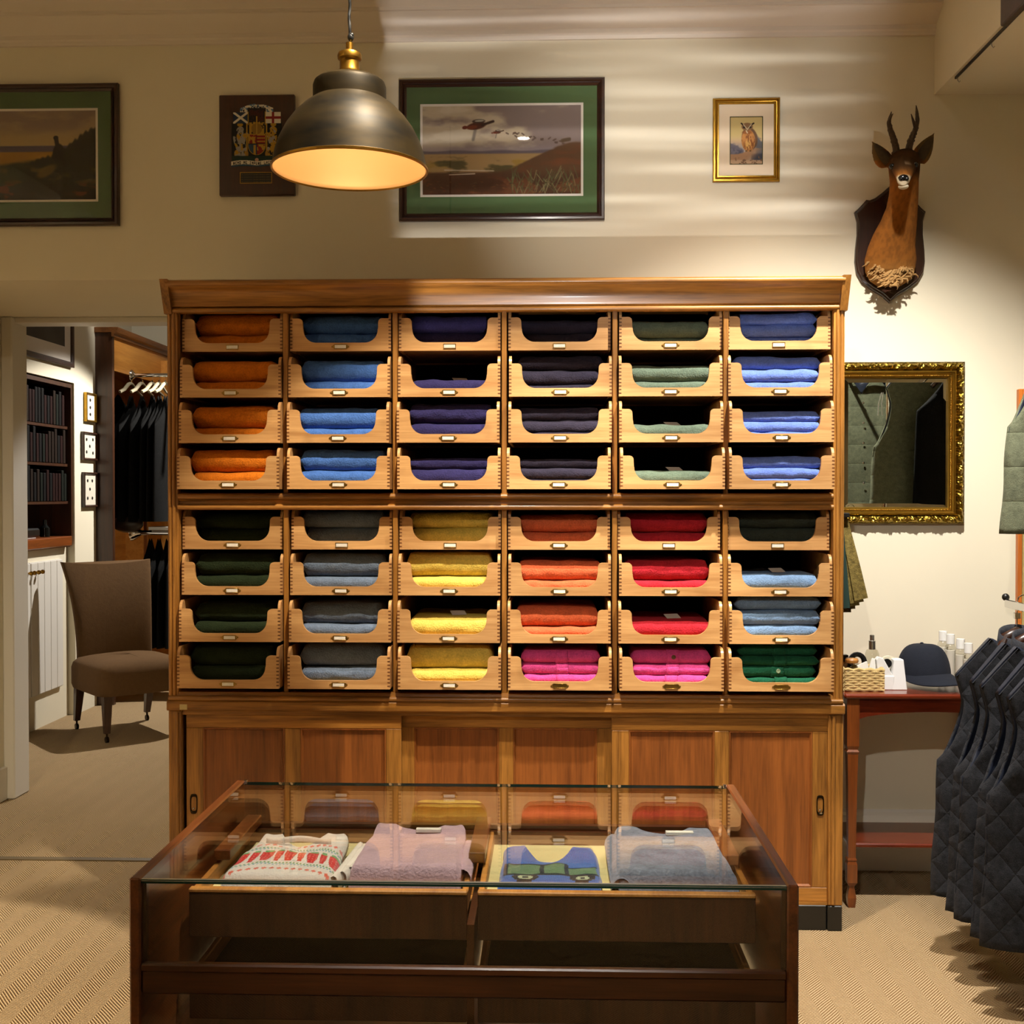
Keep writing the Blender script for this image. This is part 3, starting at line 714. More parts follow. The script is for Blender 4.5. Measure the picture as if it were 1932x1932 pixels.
def strawberry(U, V):
    C = np.ones(U.shape + (3,)) * np.array([.90, .86, .83])
    red, pink, blue, grn = np.array([.83, .10, .08]), np.array([.90, .42, .34]), np.array([.52, .68, .74]), np.array([.45, .66, .42])
    cxv = (U - .5) * 2
    rad = V + .16 * (1 - cxv ** 2) * -1 + .16      # yoke bands bow downwards in the middle
    nst = 120; k = np.floor(U * nst) / nst + .5 / nst; row = np.floor(rad * 70) / 70
    def band(c, hw): return np.abs(row - c) < hw
    # fine dotted rows
    for c, col, n, ph in ((.22, pink, 15, 0), (.315, blue, 30, .3), (.345, grn, 30, .8), (.68, blue, 30, .1), (.71, grn, 30, .55), (.79, pink, 15, .5)):
        t = (k * n + ph) % 1
        m = band(c, .02) & (t < .55) if n < 20 else band(c, .014) & (t < .5)
        if n < 20: m = (np.abs(row - c) * 1.0 + np.abs(t - .3) * .06 < .026)
        C[m] = col
    # strawberries alternately wide and narrow
    for q in range(9):
        wide = q % 2 == 0; cx_ = .06 + q * .112; hw = .055 if wide else .034
        du = (k - cx_) / hw; dv = (row - .50) / .105
        m = (np.abs(du) < 1 - .45 * np.clip(-dv, 0, 1)) & (np.abs(dv) < 1)
        C[m] = red
        seeds = m & (np.floor(k * nst).astype(int) % 4 == 0) & (np.floor(rad * 70).astype(int) % 3 == 0)
        C[seeds] = [.95, .62, .56]
        lf = (np.abs(row - .615) < .025) & (np.abs(k - cx_) < hw * .75); C[lf] = grn
    stitch = .94 + .06 * np.cos(U * 2 * np.pi * 110)
    return C * stitch[..., None]
def truck(U, V):
    blue = np.array([.26, .42, .72]); C = np.ones(U.shape + (3,)) * blue
    grn, blk, crm = np.array([.40, .52, .36]), np.array([.10, .11, .13]), np.array([.72, .76, .62])
    k = np.floor(U * 70) / 70; r = np.floor(V * 44) / 44
    body = (k > .05) & (k < .95) & (r > .24) & (r < .42); C[body] = grn
    C[(k > .03) & (k < .97) & ((np.abs(r - .24) < .018) | (np.abs(r - .425) < .015))] = blk
    C[(k > .07) & (k < .66) & (r > .42) & (r < .52)] = grn
    C[(k > .06) & (k < .67) & (np.abs(r - .525) < .014)] = blk
    for a in (.06, .42, .66): C[(np.abs(k - a) < .022) & (r > .24) & (r < .52)] = blk
    for a in (.25, .80):
        d = np.hypot((k - a) / 1.0, (r - .17) / .75)
        C[d < .125] = blk; C[d < .07] = crm; C[d < .028] = blk
    stitch = .90 + .10 * np.cos(U * 2 * np.pi * 60)
    return C * stitch[..., None]
sx0 = lambda p: at(p, 1665, 2.28).x
tz = TZ + .0005
sw = folded_display('fair_isle_sweater', 'cream knitted sweater with red strawberry yoke pattern in the display case tray', sx0(520), 2.275, tz, .222, .285, .048, WOOLP, 241, 140, strawberry, .055, 1, .18)
mb = MB()
for k in range(3):   # folded sleeve lying at its right side
    mb.grid(lambda u, v, k=k: (.112 + .012 * k + .02 * v + .010 * math.cos(u * 2 * math.pi), .02 + .03 * k + v * (.21 - .04 * k), .022 + .006 * v + .020 * math.sin(u * 2 * math.pi)), 12, 8, wu=True)
slv = mb.build('sleeve', WOOLW, sw, 60)
mb = MB().grid(lambda u, v: (-.07 + .14 * u, .245 + .03 * math.cos((u - .5) * 5) - .035 * (1 - (2 * u - 1) ** 2), .045 + .012 * v), 18, 3)
mb.build('collar', WOOLW, sw, 60).modifiers.new('t', 'SOLIDIFY').thickness = .004
lv = folded_display('lavender_mohair_sweater', 'fluffy lavender mohair sweater folded beside the strawberry sweater', sx0(762), 2.28, tz, .226, .30, .066, WOOLL, 60, 40, None, .03, 5, .12)
MB().add(*(lambda q: (q.v, q.f))(MB().grid(lambda u, v: (.112 + .018 * math.cos(u * 6.283), .04 + v * .2, .026 + .024 * math.sin(u * 6.283)), 14, 8, wu=True))).build('sleeve', WOOLL, lv, 60)
MB().box(-.005, .05, .248, .262, .062, .070, .001).build('care_label', M['card'], lv)
bl = folded_display('blue_truck_sweater', 'small blue sweater with a knitted green truck picture', at(1038, 1665, 2.29).x, 2.285, tz, .208, .235, .036, WOOLP, 211, 132, truck, .075, 8, .06)
gr = folded_display('grey_mohair_sweater', 'heather grey mohair sweater folded beside the blue truck sweater', at(1280, 1665, 2.29).x, 2.275, tz, .238, .315, .062, WOOLG, 60, 40, None, .03, 12, .10)
MB().grid(lambda u, v: (-.112 + .02 * math.cos(u * 6.283), .0 + v * .3, .026 + .024 * math.sin(u * 6.283)), 14, 10, wu=True).build('sleeve', WOOLG, gr, 60)
MB().box(.0, .06, .262, .276, .058, .066, .001).build('care_label', M['card'], gr)
# ================================================================== pendant lamp
lc = at(660, 322, 3.03)
lamp = thing('pendant_lamp', lc, 'aged brass dome pendant lamp hanging on a twisted black cord', 'lamp')
def patina():
    m, N, L, b = mat('dark_patinated_brass'); tc = N.new('ShaderNodeTexCoord'); mp = N.new('ShaderNodeMapping'); mp.inputs['Scale'].default_value = (3, 3, 11); L.new(tc.outputs['Object'], mp.inputs[0])
    nz = N.new('ShaderNodeTexNoise'); nz.inputs['Scale'].default_value = 1.8; nz.inputs['Detail'].default_value = 5; L.new(mp.outputs[0], nz.inputs[0])
    rp = N.new('ShaderNodeValToRGB'); rp.color_ramp.elements[0].position = .35; rp.color_ramp.elements[0].color = srgb(15, 12, 6); rp.color_ramp.elements[1].position = .72; rp.color_ramp.elements[1].color = srgb(54, 42, 18)
    L.new(nz.outputs[0], rp.inputs[0]); L.new(rp.outputs[0], b.inputs['Base Color']); b.inputs['Metallic'].default_value = .55; b.inputs['Roughness'].default_value = .5; b.inputs['Specular IOR Level'].default_value = .25
    return m
M['patina'] = patina()
dome = [(.2, 0), (.2015, .004), (.199, .012), (.193, .042), (.182, .075), (.165, .108), (.143, .138), (.118, .163), (.0945, .180)]
MB().lathe(dome + [(.0945, .186), (.0945, .216), (.091, .226), (.082, .233), (.05, .240), (.026, .242)], 56).build('shade', M['patina'], lamp, 25)
MB().lathe([(.2, 0), (.1965, .003), (.1965, .012), (.19, .042), (.179, .074), (.162, .106), (.14, .135), (.116, .159), (.08, .176), (.03, .18), (0.001, .18)], 56).build('shade_lining', plain('gold_lining', srgb(216, 172, 112), .5, .2), lamp, 60)
MB().lathe([(.2, -.002), (.2035, .0), (.2035, .005), (.2, .007), (.197, .003), (.2, -.002)], 56).build('rim', M['brass'], lamp, 60)
MB().lathe([(.0265, .240), (.0275, .246), (.0275, .250), (.026, .252), (.0275, .254), (.0275, .258), (.0255, .262), (.0255, .284), (.0305, .288), (.0315, .296), (.029, .303), (.018, .308), (.0095, .312), (.0095, .330), (.004, .332)], 32).build('lamp_holder', M['brass'], lamp, 35)
MB().lathe([(.001, .12), (.028, .118), (.032, .10), (.03, .085), (.018, .07), (.001, .066)], 20).build('bulb', None, lamp, 60)
bm_, N_, L_, b_ = mat('lit_bulb'); b_.inputs['Emission Color'].default_value = (1, .72, .42, 1); b_.inputs['Emission Strength'].default_value = 4
[o for o in lamp.children if o.name.startswith('bulb')][0].data.materials.append(bm_)
cb = M['black']
MB().tube([(0.0 + .0012 * math.sin(k * 1.1), .0012 * math.cos(k * 1.1), .345 + k * .012) for k in range(66)], .0042, 6).build('cord', cb, lamp, 60)
MB().ell((.003, 0, .345), (.0085, .0085, .011), 10, 8).ell((.006, -.002, .35), (.006, .006, .006), 8, 6).build('cord_knot', cb, lamp, 60)
MB().lathe([(.001, CEIL - lc.z), (.05, CEIL - lc.z), (.05, CEIL - lc.z - .02), (.01, CEIL - lc.z - .03), (.001, CEIL - lc.z - .03)], 24).build('ceiling_rose', M['brass'], lamp, 40)
pl = bpy.data.lights.new('pendant_bulb_light', 'POINT'); pl.energy = 1.25; pl.color = (1, .80, .56); pl.shadow_soft_size = .03
po = bpy.data.objects.new('pendant_bulb_light', pl); COL.objects.link(po); po.location = (0, 0, .05); po.parent = lamp
# fittings for the ceiling spots, added fill ones included (seen only as reflections in glass)
bulbm, N_, L_, b_ = mat('halogen_disc'); b_.inputs['Emission Color'].default_value = (1, .95, .88, 1); b_.inputs['Emission Strength'].default_value = 30
for name, loc, *_, what in SPOTS:
    z = CEIL if loc[1] < YB else 3.4
    f = thing('ceiling_spotlight', (loc[0], loc[1], z), 'round recessed ceiling spotlight ' + what, 'spotlight', 'ceiling spotlights')
    MB().lathe([(.036, .0), (.036, -.006), (.052, -.006), (.055, -.001), (.055, 0)], 24).build('bezel', M['trimw'], f, 40)
    MB().lathe([(.0005, -.002), (.034, -.002), (.034, -.0005), (.0005, -.0005)], 24).build('lamp_disc', bulbm, f)
# ================================================================== pictures
def canvas(name, x0, x1, z0, z1, y, C, parent, off, m='paint', alpha=None):
    """flat printed sheet; C[row, col] sRGB floats, row 0 at the top"""
    h, w_ = C.shape[:2]
    xs = np.linspace(x0, x1, w_) - off[0]; zs = np.linspace(z1, z0, h) - off[2]
    mb = MB(); mb.v = [(float(x), y - off[1], float(z)) for z in zs for x in xs]
    mb.f = [(r * w_ + c, (r + 1) * w_ + c, (r + 1) * w_ + c + 1, r * w_ + c + 1) for r in range(h - 1) for c in range(w_ - 1)
            if alpha is None or (alpha[r, c] and alpha[r + 1, c + 1] and alpha[r, c + 1] and alpha[r + 1, c])]
    me = mb.mesh(name, M[m], None, fix=False); ca = me.color_attributes.new('Col', 'FLOAT_COLOR', 'POINT')
    ca.data.foreach_set('color', np.concatenate([lin(C.reshape(-1, 3)), np.ones((h * w_, 1))], 1).astype(np.float32).ravel())
    return obj(name, me, parent)
def mixc(C, col, a):
    a = np.clip(a, 0, 1)[..., None]; C[:] = C * (1 - a) + np.array(col) * a
def sm(a, b, x): t = np.clip((x - a) / (b - a), 0, 1); return t * t * (3 - 2 * t)
def seg(U, V, a, b, asp=1.0):
    ax, ay, bx, by = a[0] * asp, a[1], b[0] * asp, b[1]; px_, py_ = U * asp - ax, V - ay; dx_, dy_ = bx - ax, by - ay
    t = np.clip((px_ * dx_ + py_ * dy_) / (dx_ * dx_ + dy_ * dy_ + 1e-9), 0, 1); return np.hypot(px_ - t * dx_, py_ - t * dy_)
def elli(U, V, c, rx, ry, ang=0, asp=1.0):
    x, y = (U - c[0]) * asp, V - c[1]; ca, sa = math.cos(ang), math.sin(ang); return np.hypot((x * ca + y * sa) / rx, (-x * sa + y * ca) / ry)
def UV(h, w_):
    V, U = np.mgrid[0:h, 0:w_]; return U / (w_ - 1), V / (h - 1)
def moor_flight(h=190, w_=328):
    U, V = UV(h, w_); asp = 1.72
    C = np.ones((h, w_, 3)) * np.array([.74, .68, .58])
    n = fbm(U * 5, V * 6, 3, 5); n2 = fbm(U * 9 + 4, V * 14, 9, 4)
    mixc(C, (.52, .46, .44), sm(.42, .7, n + .45 * (U - .45) + .1 * n2)); mixc(C, (.80, .75, .66), sm(.55, .7, 1 - n) * sm(.6, .2, U))
    mixc(C, (.58, .54, .58), sm(.4, .52, V) * .7); hor = .515 + .006 * np.sin(U * 22)
    mixc(C, (.40, .36, .40), sm(hor - .02, hor, V))
    mixc(C, (.66, .54, .36), sm(.53, .55, V)); mixc(C, (.34, .31, .18), sm(.45, .65, n2) * sm(.55, .58, V)); mixc(C, (.62, .50, .20), sm(.6, .7, n) * sm(.58, .6, V) * .8)
    hill = .75 - .34 * sm(.42, 1.0, U) + .03 * (n2 - .5)
    mixc(C, (.36, .25, .16), sm(hill - .01, hill + .02, V)); mixc(C, (.30, .18, .11), sm(.74, .84, V + .05 * n2)); mixc(C, (.45, .26, .15), sm(.45, .7, n2) * sm(hill, hill + .1, V) * .8)
    for (a, b) in (((.14, .722), (.45, .735)), ((.17, .775), (.33, .765))): mixc(C, (.80, .74, .66), sm(.012, .004, seg(U, V, a, b, asp) + .006 * n2))
    rs = random.Random(2)
    for _ in range(90):
        u0 = rs.uniform(.56, 1.0); v0 = rs.uniform(.82, 1.02); l = rs.uniform(.06, .17)
        mixc(C, (.34, .38, .24) if rs.random() < .7 else (.55, .53, .38), sm(.006, .002, seg(U, V, (u0, v0), (u0 + rs.uniform(-.05, .05), v0 - l), asp)) * .8)
    for _ in range(120):
        u0 = rs.uniform(0, 1); v0 = rs.uniform(.85, 1.0)
        mixc(C, rs.choice([(.50, .24, .14), (.22, .15, .10), (.42, .38, .26), (.56, .40, .22)]), sm(1, .3, elli(U, V, (u0, v0), .02, .008, rs.uniform(-.4, .4), asp)) * .6)
    # flying red grouse
    def grouse(c, s, ang, a=1):
        mixc(C, (.46, .43, .40), sm(.020 * s, .006 * s, seg(U, V, (c[0] - .004 * s, c[1] + .03 * s), (c[0] - .016 * s, c[1] + .125 * s), asp)) * a * .8)
        mixc(C, (.30, .13, .07), sm(1.1, .8, elli(U, V, c, .088 * s, .034 * s, ang, asp)) * a)
        mixc(C, (.44, .19, .09), sm(1.1, .7, elli(U, V, (c[0] - .02 * s, c[1] + .012 * s), .05 * s, .02 * s, ang, asp)) * a)
        mixc(C, (.40, .14, .07), sm(1.1, .8, elli(U, V, (c[0] - .058 * s, c[1] + .014 * s), .024 * s, .017 * s, ang, asp)) * a)
        mixc(C, (.20, .11, .07), sm(.017 * s, .006 * s, seg(U, V, (c[0] + .03 * s, c[1] - .008 * s), (c[0] + .085 * s, c[1] - .04 * s), asp)) * a)
        mixc(C, (.26, .20, .17), sm(1.1, .8, elli(U, V, (c[0] + .012 * s, c[1] - .042 * s), .06 * s, .020 * s, -.05, asp)) * a)
        mixc(C, (.68, .66, .60), sm(1.1, .7, elli(U, V, (c[0] + .016 * s, c[1] - .046 * s), .045 * s, .010 * s, -.05, asp)) * a)
    grouse((.34, .225), 1.25, -.18); grouse((.47, .30), .5, 0, .9)
    for k in range(22):
        u0 = .52 + .40 * rs.random(); v0 = .36 + .05 * math.sin(u0 * 9) + rs.uniform(-.02, .03)
        mixc(C, (.34, .26, .22), sm(.012, .004, seg(U, V, (u0 - .006, v0), (u0 + .006, v0 + rs.uniform(-.02, .02)), asp)) * .8)
    mixc(C, (.34, .27, .20), sm(.03, .012, seg(U, V, (.885, .40), (.925, .385), asp)))
    return C
def moor_stand(h=180, w_=310):
    U, V = UV(h, w_); asp = 1.72; C = np.ones((h, w_, 3)) * np.array([.66, .58, .46])
    n = fbm(U * 5, V * 6, 21, 5); n2 = fbm(U * 11, V * 15, 33, 4)
    mixc(C, (.56, .48, .42), sm(.4, .65, n) * sm(.5, .1, V)); mixc(C, (.72, .62, .40), sm(.15, .35, V) * sm(.45, .36, V) * .7)
    mixc(C, (.38, .34, .40), sm(.385, .40, V)); mixc(C, (.62, .46, .16), sm(.45, .47, V)); mixc(C, (.70, .52, .16), sm(.45, .52, V) * sm(.52, .66, U) * sm(.6, .5, V))
    hill = .60 - .30 * sm(.70, 1.0, U) - .10 * sm(.5, .75, U) + .03 * (n2 - .5) + .02 * n2 * np.sin(U * 180)
    low = .62 + .04 * (n2 - .5) - .05 * sm(.3, .6, U)
    mixc(C, (.22, .24, .14), sm(low - .03, low + .02, V)); mixc(C, (.16, .15, .10), sm(hill - .02, hill + .02, V) * sm(.48, .60, U))
    mixc(C, (.34, .30, .14), sm(.5, .7, n2) * sm(.6, .66, V)); mixc(C, (.44, .36, .14), sm(1, .5, elli(U, V, (.68, .68), .16, .07, -.55, asp)) * .8); mixc(C, (.16, .10, .07), sm(.72, .95, V) * .7)
    mixc(C, (.40, .20, .10), sm(.6, .72, n2) * sm(.78, .85, V))
    bird = (.115, .085, .065)
    mixc(C, bird, sm(1.1, .85, elli(U, V, (.757, .47), .062, .10, .12, asp))); mixc(C, bird, sm(.03, .015, seg(U, V, (.752, .40), (.745, .33), asp))); mixc(C, bird, sm(1.1, .8, elli(U, V, (.742, .305), .03, .026, 0, asp)))
    mixc(C, bird, sm(.035, .015, seg(U, V, (.775, .53), (.80, .60), asp)))
    mixc(C, (.13, .10, .08), sm(1.1, .8, elli(U, V, (.88, .375), .022, .03, .3, asp)))
    return C
def owl(h=186, w_=132):
    U, V = UV(h, w_); asp = .71; C = np.ones((h, w_, 3)) * np.array([.74, .66, .44])
    n = fbm(U * 6, V * 8, 41, 4); n2 = fbm(U * 16, V * 22, 47, 3)
    mixc(C, (.76, .64, .56), sm(.35, .6, V) * .8); mixc(C, (.66, .62, .58), sm(.5, .66, V))
    bush = .62 - .06 * np.sin(U * 9 + 1) + .1 * (n2 - .5); mixc(C, (.42, .40, .44), sm(bush - .03, bush + .03, V) * sm(.45, .40, U)); mixc(C, (.30, .30, .36), sm(.6, .75, V) * sm(.42, .36, U) * sm(.35, .6, n2))
    mixc(C, (.38, .38, .40), sm(.38, .44, V + .12 * (n2 - .5) - .1 * sm(.8, 1, U)) * sm(.74, .82, U)); mixc(C, (.24, .25, .30), sm(.74, .80, V) * sm(.6, .68, U))
    rock = .78 - .12 * sm(.2, .85, U) ** 1; mixc(C, (.62, .48, .36), sm(rock, rock + .03, V + .03 * n2) * sm(.95, .55, U + (V - .8) * 1.2)); mixc(C, (.70, .58, .46), sm(.9, .94, V + .03 * n))
    mixc(C, (.44, .34, .26), sm(.55, .7, n2) * sm(.8, .85, V))
    body = elli(U, V, (.56, .50), .15, .235, -.05, asp); mixc(C, (.40, .30, .22), sm(1.08, .95, elli(U, V, (.60, .46), .165, .235, -.18, asp)))
    mixc(C, (.72, .50, .28), sm(1.05, .9, body)); mixc(C, (.82, .64, .36), sm(.9, .5, elli(U, V, (.55, .58), .08, .13, 0, asp)))
    mixc(C, (.46, .28, .15), sm(.55, .68, fbm(U * 30, V * 14, 5, 3)) * sm(1, .9, body) * .8); mixc(C, (.50, .30, .16), sm(1, .6, elli(U, V, (.52, .33), .13, .05, 0, asp)) * .7)
    mixc(C, (.50, .38, .26), sm(1.05, .9, elli(U, V, (.525, .215), .125, .085, 0, asp)))
    for s, ex in ((-1, .35), (1, .72)): mixc(C, (.16, .12, .09), sm(.022, .01, seg(U, V, (.525 + s * .12, .175), (ex, .145), asp)))
    for s in (-1, 1):
        mixc(C, (.18, .14, .10), sm(1.1, .8, elli(U, V, (.525 + s * .085, .225), .035, .028, 0, asp))); mixc(C, (.72, .66, .54), sm(.014, .006, seg(U, V, (.53, .27), (.53 + s * .12, .165), asp)))
    mixc(C, (.74, .68, .56), sm(.02, .008, seg(U, V, (.5, .30), (.53, .34), asp)))
    for u0 in (.5, .62): mixc(C, (.42, .32, .2), sm(1, .6, elli(U, V, (u0, .715), .03, .02, 0, asp)))
    e = np.minimum(np.minimum(U, 1 - U) * asp, np.minimum(V, 1 - V)); mixc(C, (.26, .25, .14), sm(.022, .016, e))
    return C
def picture(name, label, rect, fw, mats, prints, fm, prof=None, group=None, glass=True):
    x0, x1, z0, z1 = rect; c = ((x0 + x1) / 2, YW, (z0 + z1) / 2)
    t = thing(name, c, label, 'picture', group)
    def P_(nm, mb, m, smooth=None):
        mb.v = [(x - c[0], y - c[1], z - c[2]) for x, y, z in mb.v]; return mb.build(nm, m, t, smooth)
    prof = prof or [(0, .002), (0, .020), (.004, .026), (.012, .027), (.016, .022), (fw * .62, .020), (fw * .75, .024), (fw, .016), (fw, .002)]
    P_('frame', MB().frame(prof, x0, x1, z0, z1, YW), fm, 30)
    P_('backing', MB().box(x0 + .004, x1 - .004, YW - .010, YW - .002, z0 + .004, z1 - .004), M['card'])
    for k, (ins, m) in enumerate(mats):
        nxt = mats[k + 1][0] if k + 1 < len(mats) else prints[0]
        a = [ins] * 4 if not isinstance(ins, tuple) else ins; b = [nxt] * 4 if not isinstance(nxt, tuple) else nxt
        y = YW - .0125 - .0 + .0004 * k
        mb = MB(); o = [(x0 + a[0], z0 + a[2]), (x1 - a[1], z0 + a[2]), (x1 - a[1], z1 - a[3]), (x0 + a[0], z1 - a[3])]; i = [(x0 + b[0], z0 + b[2]), (x1 - b[1], z0 + b[2]), (x1 - b[1], z1 - b[3]), (x0 + b[0], z1 - b[3])]
        mb.add([(p[0], y, p[1]) for p in o + i] + [(p[0], y + .0008, p[1]) for p in i], [(q, (q + 1) % 4, 4 + (q + 1) % 4, 4 + q) for q in range(4)] + [(4 + q, 4 + (q + 1) % 4, 8 + (q + 1) % 4, 8 + q) for q in range(4)])
        P_('mount', mb, m)
    b = prints[0]; b = [b] * 4 if not isinstance(b, tuple) else b
    canvas('print', x0 + b[0], x1 - b[1], z0 + b[2], z1 - b[3], YW - .0112, prints[1], t, c)
    if glass: P_('glazing', MB().box(x0 + fw * .8, x1 - fw * .8, YW - .0165, YW - .0150, z0 + fw * .8, z1 - fw * .8), M['pglass'])
    return t
a, b = at(753, 418, YW - .015), at(1141, 146, YW - .015)
picture('framed_print', 'framed moorland print of grouse in flight with wide green mount', (a.x, b.x, a.z, b.z), .03, [(.026, M['green_mount']), ((.083, .083, .095, .095), M['white_mount'])], ((.092, .092, .104, .104), moor_flight()), M['darkwood'], group='framed moorland prints')
W_ = b.x - a.x
a2, b2 = at(0, 427, YW - .015), at(223, 157, YW - .015)
picture('framed_print', 'framed moorland print of a standing grouse on a dark hillside', (b2.x - W_, b2.x, a2.z, b2.z), .03, [(.026, M['green_mount']), ((.083, .083, .095, .095), M['white_mount'])], ((.092, .092, .104, .104), moor_stand()), M['darkwood'], group='framed moorland prints')
a3, b3 = at(1345, 343, YW - .015), at(1472, 184, YW - .015)
gp = [(0, .002), (0, .014), (.003, .018), (.008, .019), (.011, .013), (.014, .012), (.017, .016), (.022, .017), (.024, .012), (.024, .002)]
picture('owl_picture', 'small gilt-framed picture of a horned owl on a rock', (a3.x, b3.x, a3.z, b3.z), .024, [(.022, M['cream_mount'])], ((.065, .065, .066, .070), owl()), M['gold'], prof=gp, glass=False)
# ---- wooden plaque with a painted coat of arms
FONT = {'N': '101111111111101', 'E': '111100110100111', 'M': '101111111101101', 'O': '111101101101111', 'I': '111010010010111', 'P': '111101111100100', 'U': '101101101101111', 'L': '100100100100111',
        'A': '010101111101101', 'C': '111100100100111', 'S': '111100111001111', 'T': '111010010010010', 'D': '110101101101110', 'F': '111100110100100', ' ': '000000000000000'}
def crest(h=246, w_=246):
    U, V = UV(h, w_); C = np.zeros((h, w_, 3)) + np.array([.10, .13, .12]); A = np.zeros((h, w_), bool)
    gold, silv, red, blue, wht, drk = (.66, .52, .16), (.56, .55, .52), (.50, .13, .10), (.16, .26, .36), (.84, .82, .76), (.06, .07, .07)
    def put(m, col): C[m] = col; A[m] = True
    rs = random.Random(5)
    top = (np.abs(U - .5) < .31) & (V > .055 - .055 * np.cos((U - .5) * 6) + .0) & (V < .14); put(top & (V > .02), wht); put(top & (fbm(U * 40, V * 40, 2, 2) > .55), (.30, .44, .58))
    put((U > .33) & (U < .67) & (V > .07) & (V < .92), drk)
    put((U > .37) & (U < .63) & (V > .10) & (V < .28) & (fbm(U * 30, V * 30, 8, 2) > .42), (.24, .09, .08))
    n = fbm(U * 26, V * 26, 12, 3); n2 = fbm(U * 18 + 3, V * 18, 15, 3)
    # unicorn on one side, lion on the other, both on a dark ground
    put((U > .03) & (U < .34) & (V > .30) & (V < .90), drk); put((U > .66) & (U < .97) & (V > .30) & (V < .90), drk)
    for s, col, c2 in ((-1, silv, gold), (1, gold, silv)):
        X = lambda u: .5 + s * u
        for cx_, cy_, rx, ry, an in ((.31, .42, .07, .055, .3), (.29, .54, .085, .11, .2), (.30, .68, .095, .09, 0), (.36, .80, .06, .07, .4), (.24, .78, .045, .10, -.3), (.20, .50, .05, .04, .5), (.40, .60, .03, .10, .3)):
            m = elli(U, V, (X(cx_), cy_), rx, ry, an * s) < 1; put(m, col); put(m & (n > .60), drk); put(m & (n2 > .62), c2)
        put(elli(U, V, (X(.31), .335), .055, .03, 0) < 1, gold); put((np.abs(U - X(.185)) < .012) & (V > .15) & (V < .94), gold)
        put(elli(U, V, (X(.185), .80), .03, .05, 0) < 1, (.60, .46, .18))
    put((U > .36) & (U < .64) & (V > .30) & (V < .50) & (n > .36), gold); put(elli(U, V, (.5, .40), .10, .09) < 1, (.52, .40, .14)); put((np.abs(U - .5) < .012) & (V > .20) & (V < .5), (.64, .52, .2))
    for k in range(5): put(elli(U, V, (.40 + .05 * k, .33 - .03 * math.cos((k - 2) * .8)), .018, .02) < 1, gold)
    sh = (np.abs(U - .5) < .165 * np.sqrt(np.clip(1 - np.clip((V - .66) / .16, 0, 1) ** 2, 0, 1))) & (V > .485) & (V < .82); put(sh, gold)
    s2 = (np.abs(U - .5) < .155 * np.sqrt(np.clip(1 - np.clip((V - .66) / .15, 0, 1) ** 2, 0, 1))) & (V > .495) & (V < .81); put(s2, red)
    q = s2 & (n2 > .50); put(q & ((U < .5) == (V < .64)), gold); put(s2 & (np.abs(np.sin(V * 60)) > .86) & (U > .5) & (V < .64), gold); put(s2 & (U < .5) & (V > .64), blue); put(s2 & (np.abs(U - .46) < .02) & (V > .66), gold)
    put(s2 & (np.abs(U - .5) < .006), drk); put(s2 & (np.abs(V - .64) < .006), drk)
    # flags: saltire and red cross
    f1 = (U > .06) & (U < .34) & (V > .135) & (V < .315); put(f1, (.12, .20, .30))
    uu, vv = (U - .06) / .28, (V - .135) / .18; put(f1 & ((np.abs(uu - vv) < .12) | (np.abs(uu + vv - 1) < .12)), wht)
    f2 = (U > .66) & (U < .95) & (V > .135) & (V < .315); put(f2, wht); put(f2 & ((np.abs(U - .805) < .022) | (np.abs(V - .225) < .02)), (.52, .10, .12))
    for f, ed in ((f1, .34), (f2, .66)): put((np.abs(U - ed) < .008) & (V > .13) & (V < .34), gold)
    put((np.abs(U - .5) < .47) & (V > .83) & (V < .93), (.09, .18, .15)); put(elli(U, V, (.5, .895), .035, .03) < 1, (.70, .56, .48))
    # motto scroll
    sv = .955 - .022 * np.abs(np.sin(U * math.pi * 2.0)) ; sc_ = (U > .02) & (U < .98) & (np.abs(V - sv) < .034); put(sc_, wht); put((U > .02) & (U < .98) & (V > sv + .03) & (V < sv + .06), (.12, .26, .36))
    for wr, x0_, x1_, base, st in (('NEMO ME IMPUNE LACESSIT', .06, .94, sv, 1), ('IN', .205, .28, None, 1), ('DEFENS', .34, .66, None, 1)):
        n_ = len(wr)
        for k, ch in enumerate(wr):
            for b_ in range(15):
                if FONT[ch][b_] == '1':
                    cw = (x1_ - x0_) / n_ / 4; cu = x0_ + (x1_ - x0_) * k / n_ + (b_ % 3) * cw
                    yy = (.955 - .022 * abs(math.sin((cu) * math.pi * 2.0)) - .022) if base is not None else (.10 - .055 * math.cos((cu - .5) * 6) - .005)
                    r0 = yy + (b_ // 3) * .0095
                    C[(U >= cu) & (U < cu + cw * 1.05) & (V >= r0) & (V < r0 + .0098) & A] = (.12, .10, .10)
    return C, A
pa, pb = at(414, 370, YW - .02), at(556, 178, YW - .02)
pc = ((pa.x + pb.x) / 2, YW, (pa.z + pb.z) / 2)
pq = thing('crest_plaque', pc, 'dark wooden plaque with a painted royal coat of arms and two flags', 'plaque')
MB().box(pa.x - pc[0], pb.x - pc[0], -.022, -.002, pa.z - pc[2], pb.z - pc[2], .003).build('board', wood('plaque_wood', srgb(40, 18, 10), srgb(62, 28, 16), 2, 1, .3, .3), pq)
CC, AA = crest(); sx = (pb.x - pa.x) / 141; cx0, cx1 = pa.x + 20.5 * sx, pa.x + 120.5 * sx
cz1 = pb.z - 16.5 * sx; cz0 = cz1 - 116 * sx
canvas('coat_of_arms', cx0, cx1, cz0, cz1, YW - .0235, CC, pq, pc, 'enamel', AA)
q0, q1 = pa.x + 39 * sx, pa.x + 98.5 * sx; qz1, qz0 = pb.z - 143 * sx, pb.z - 163.5 * sx
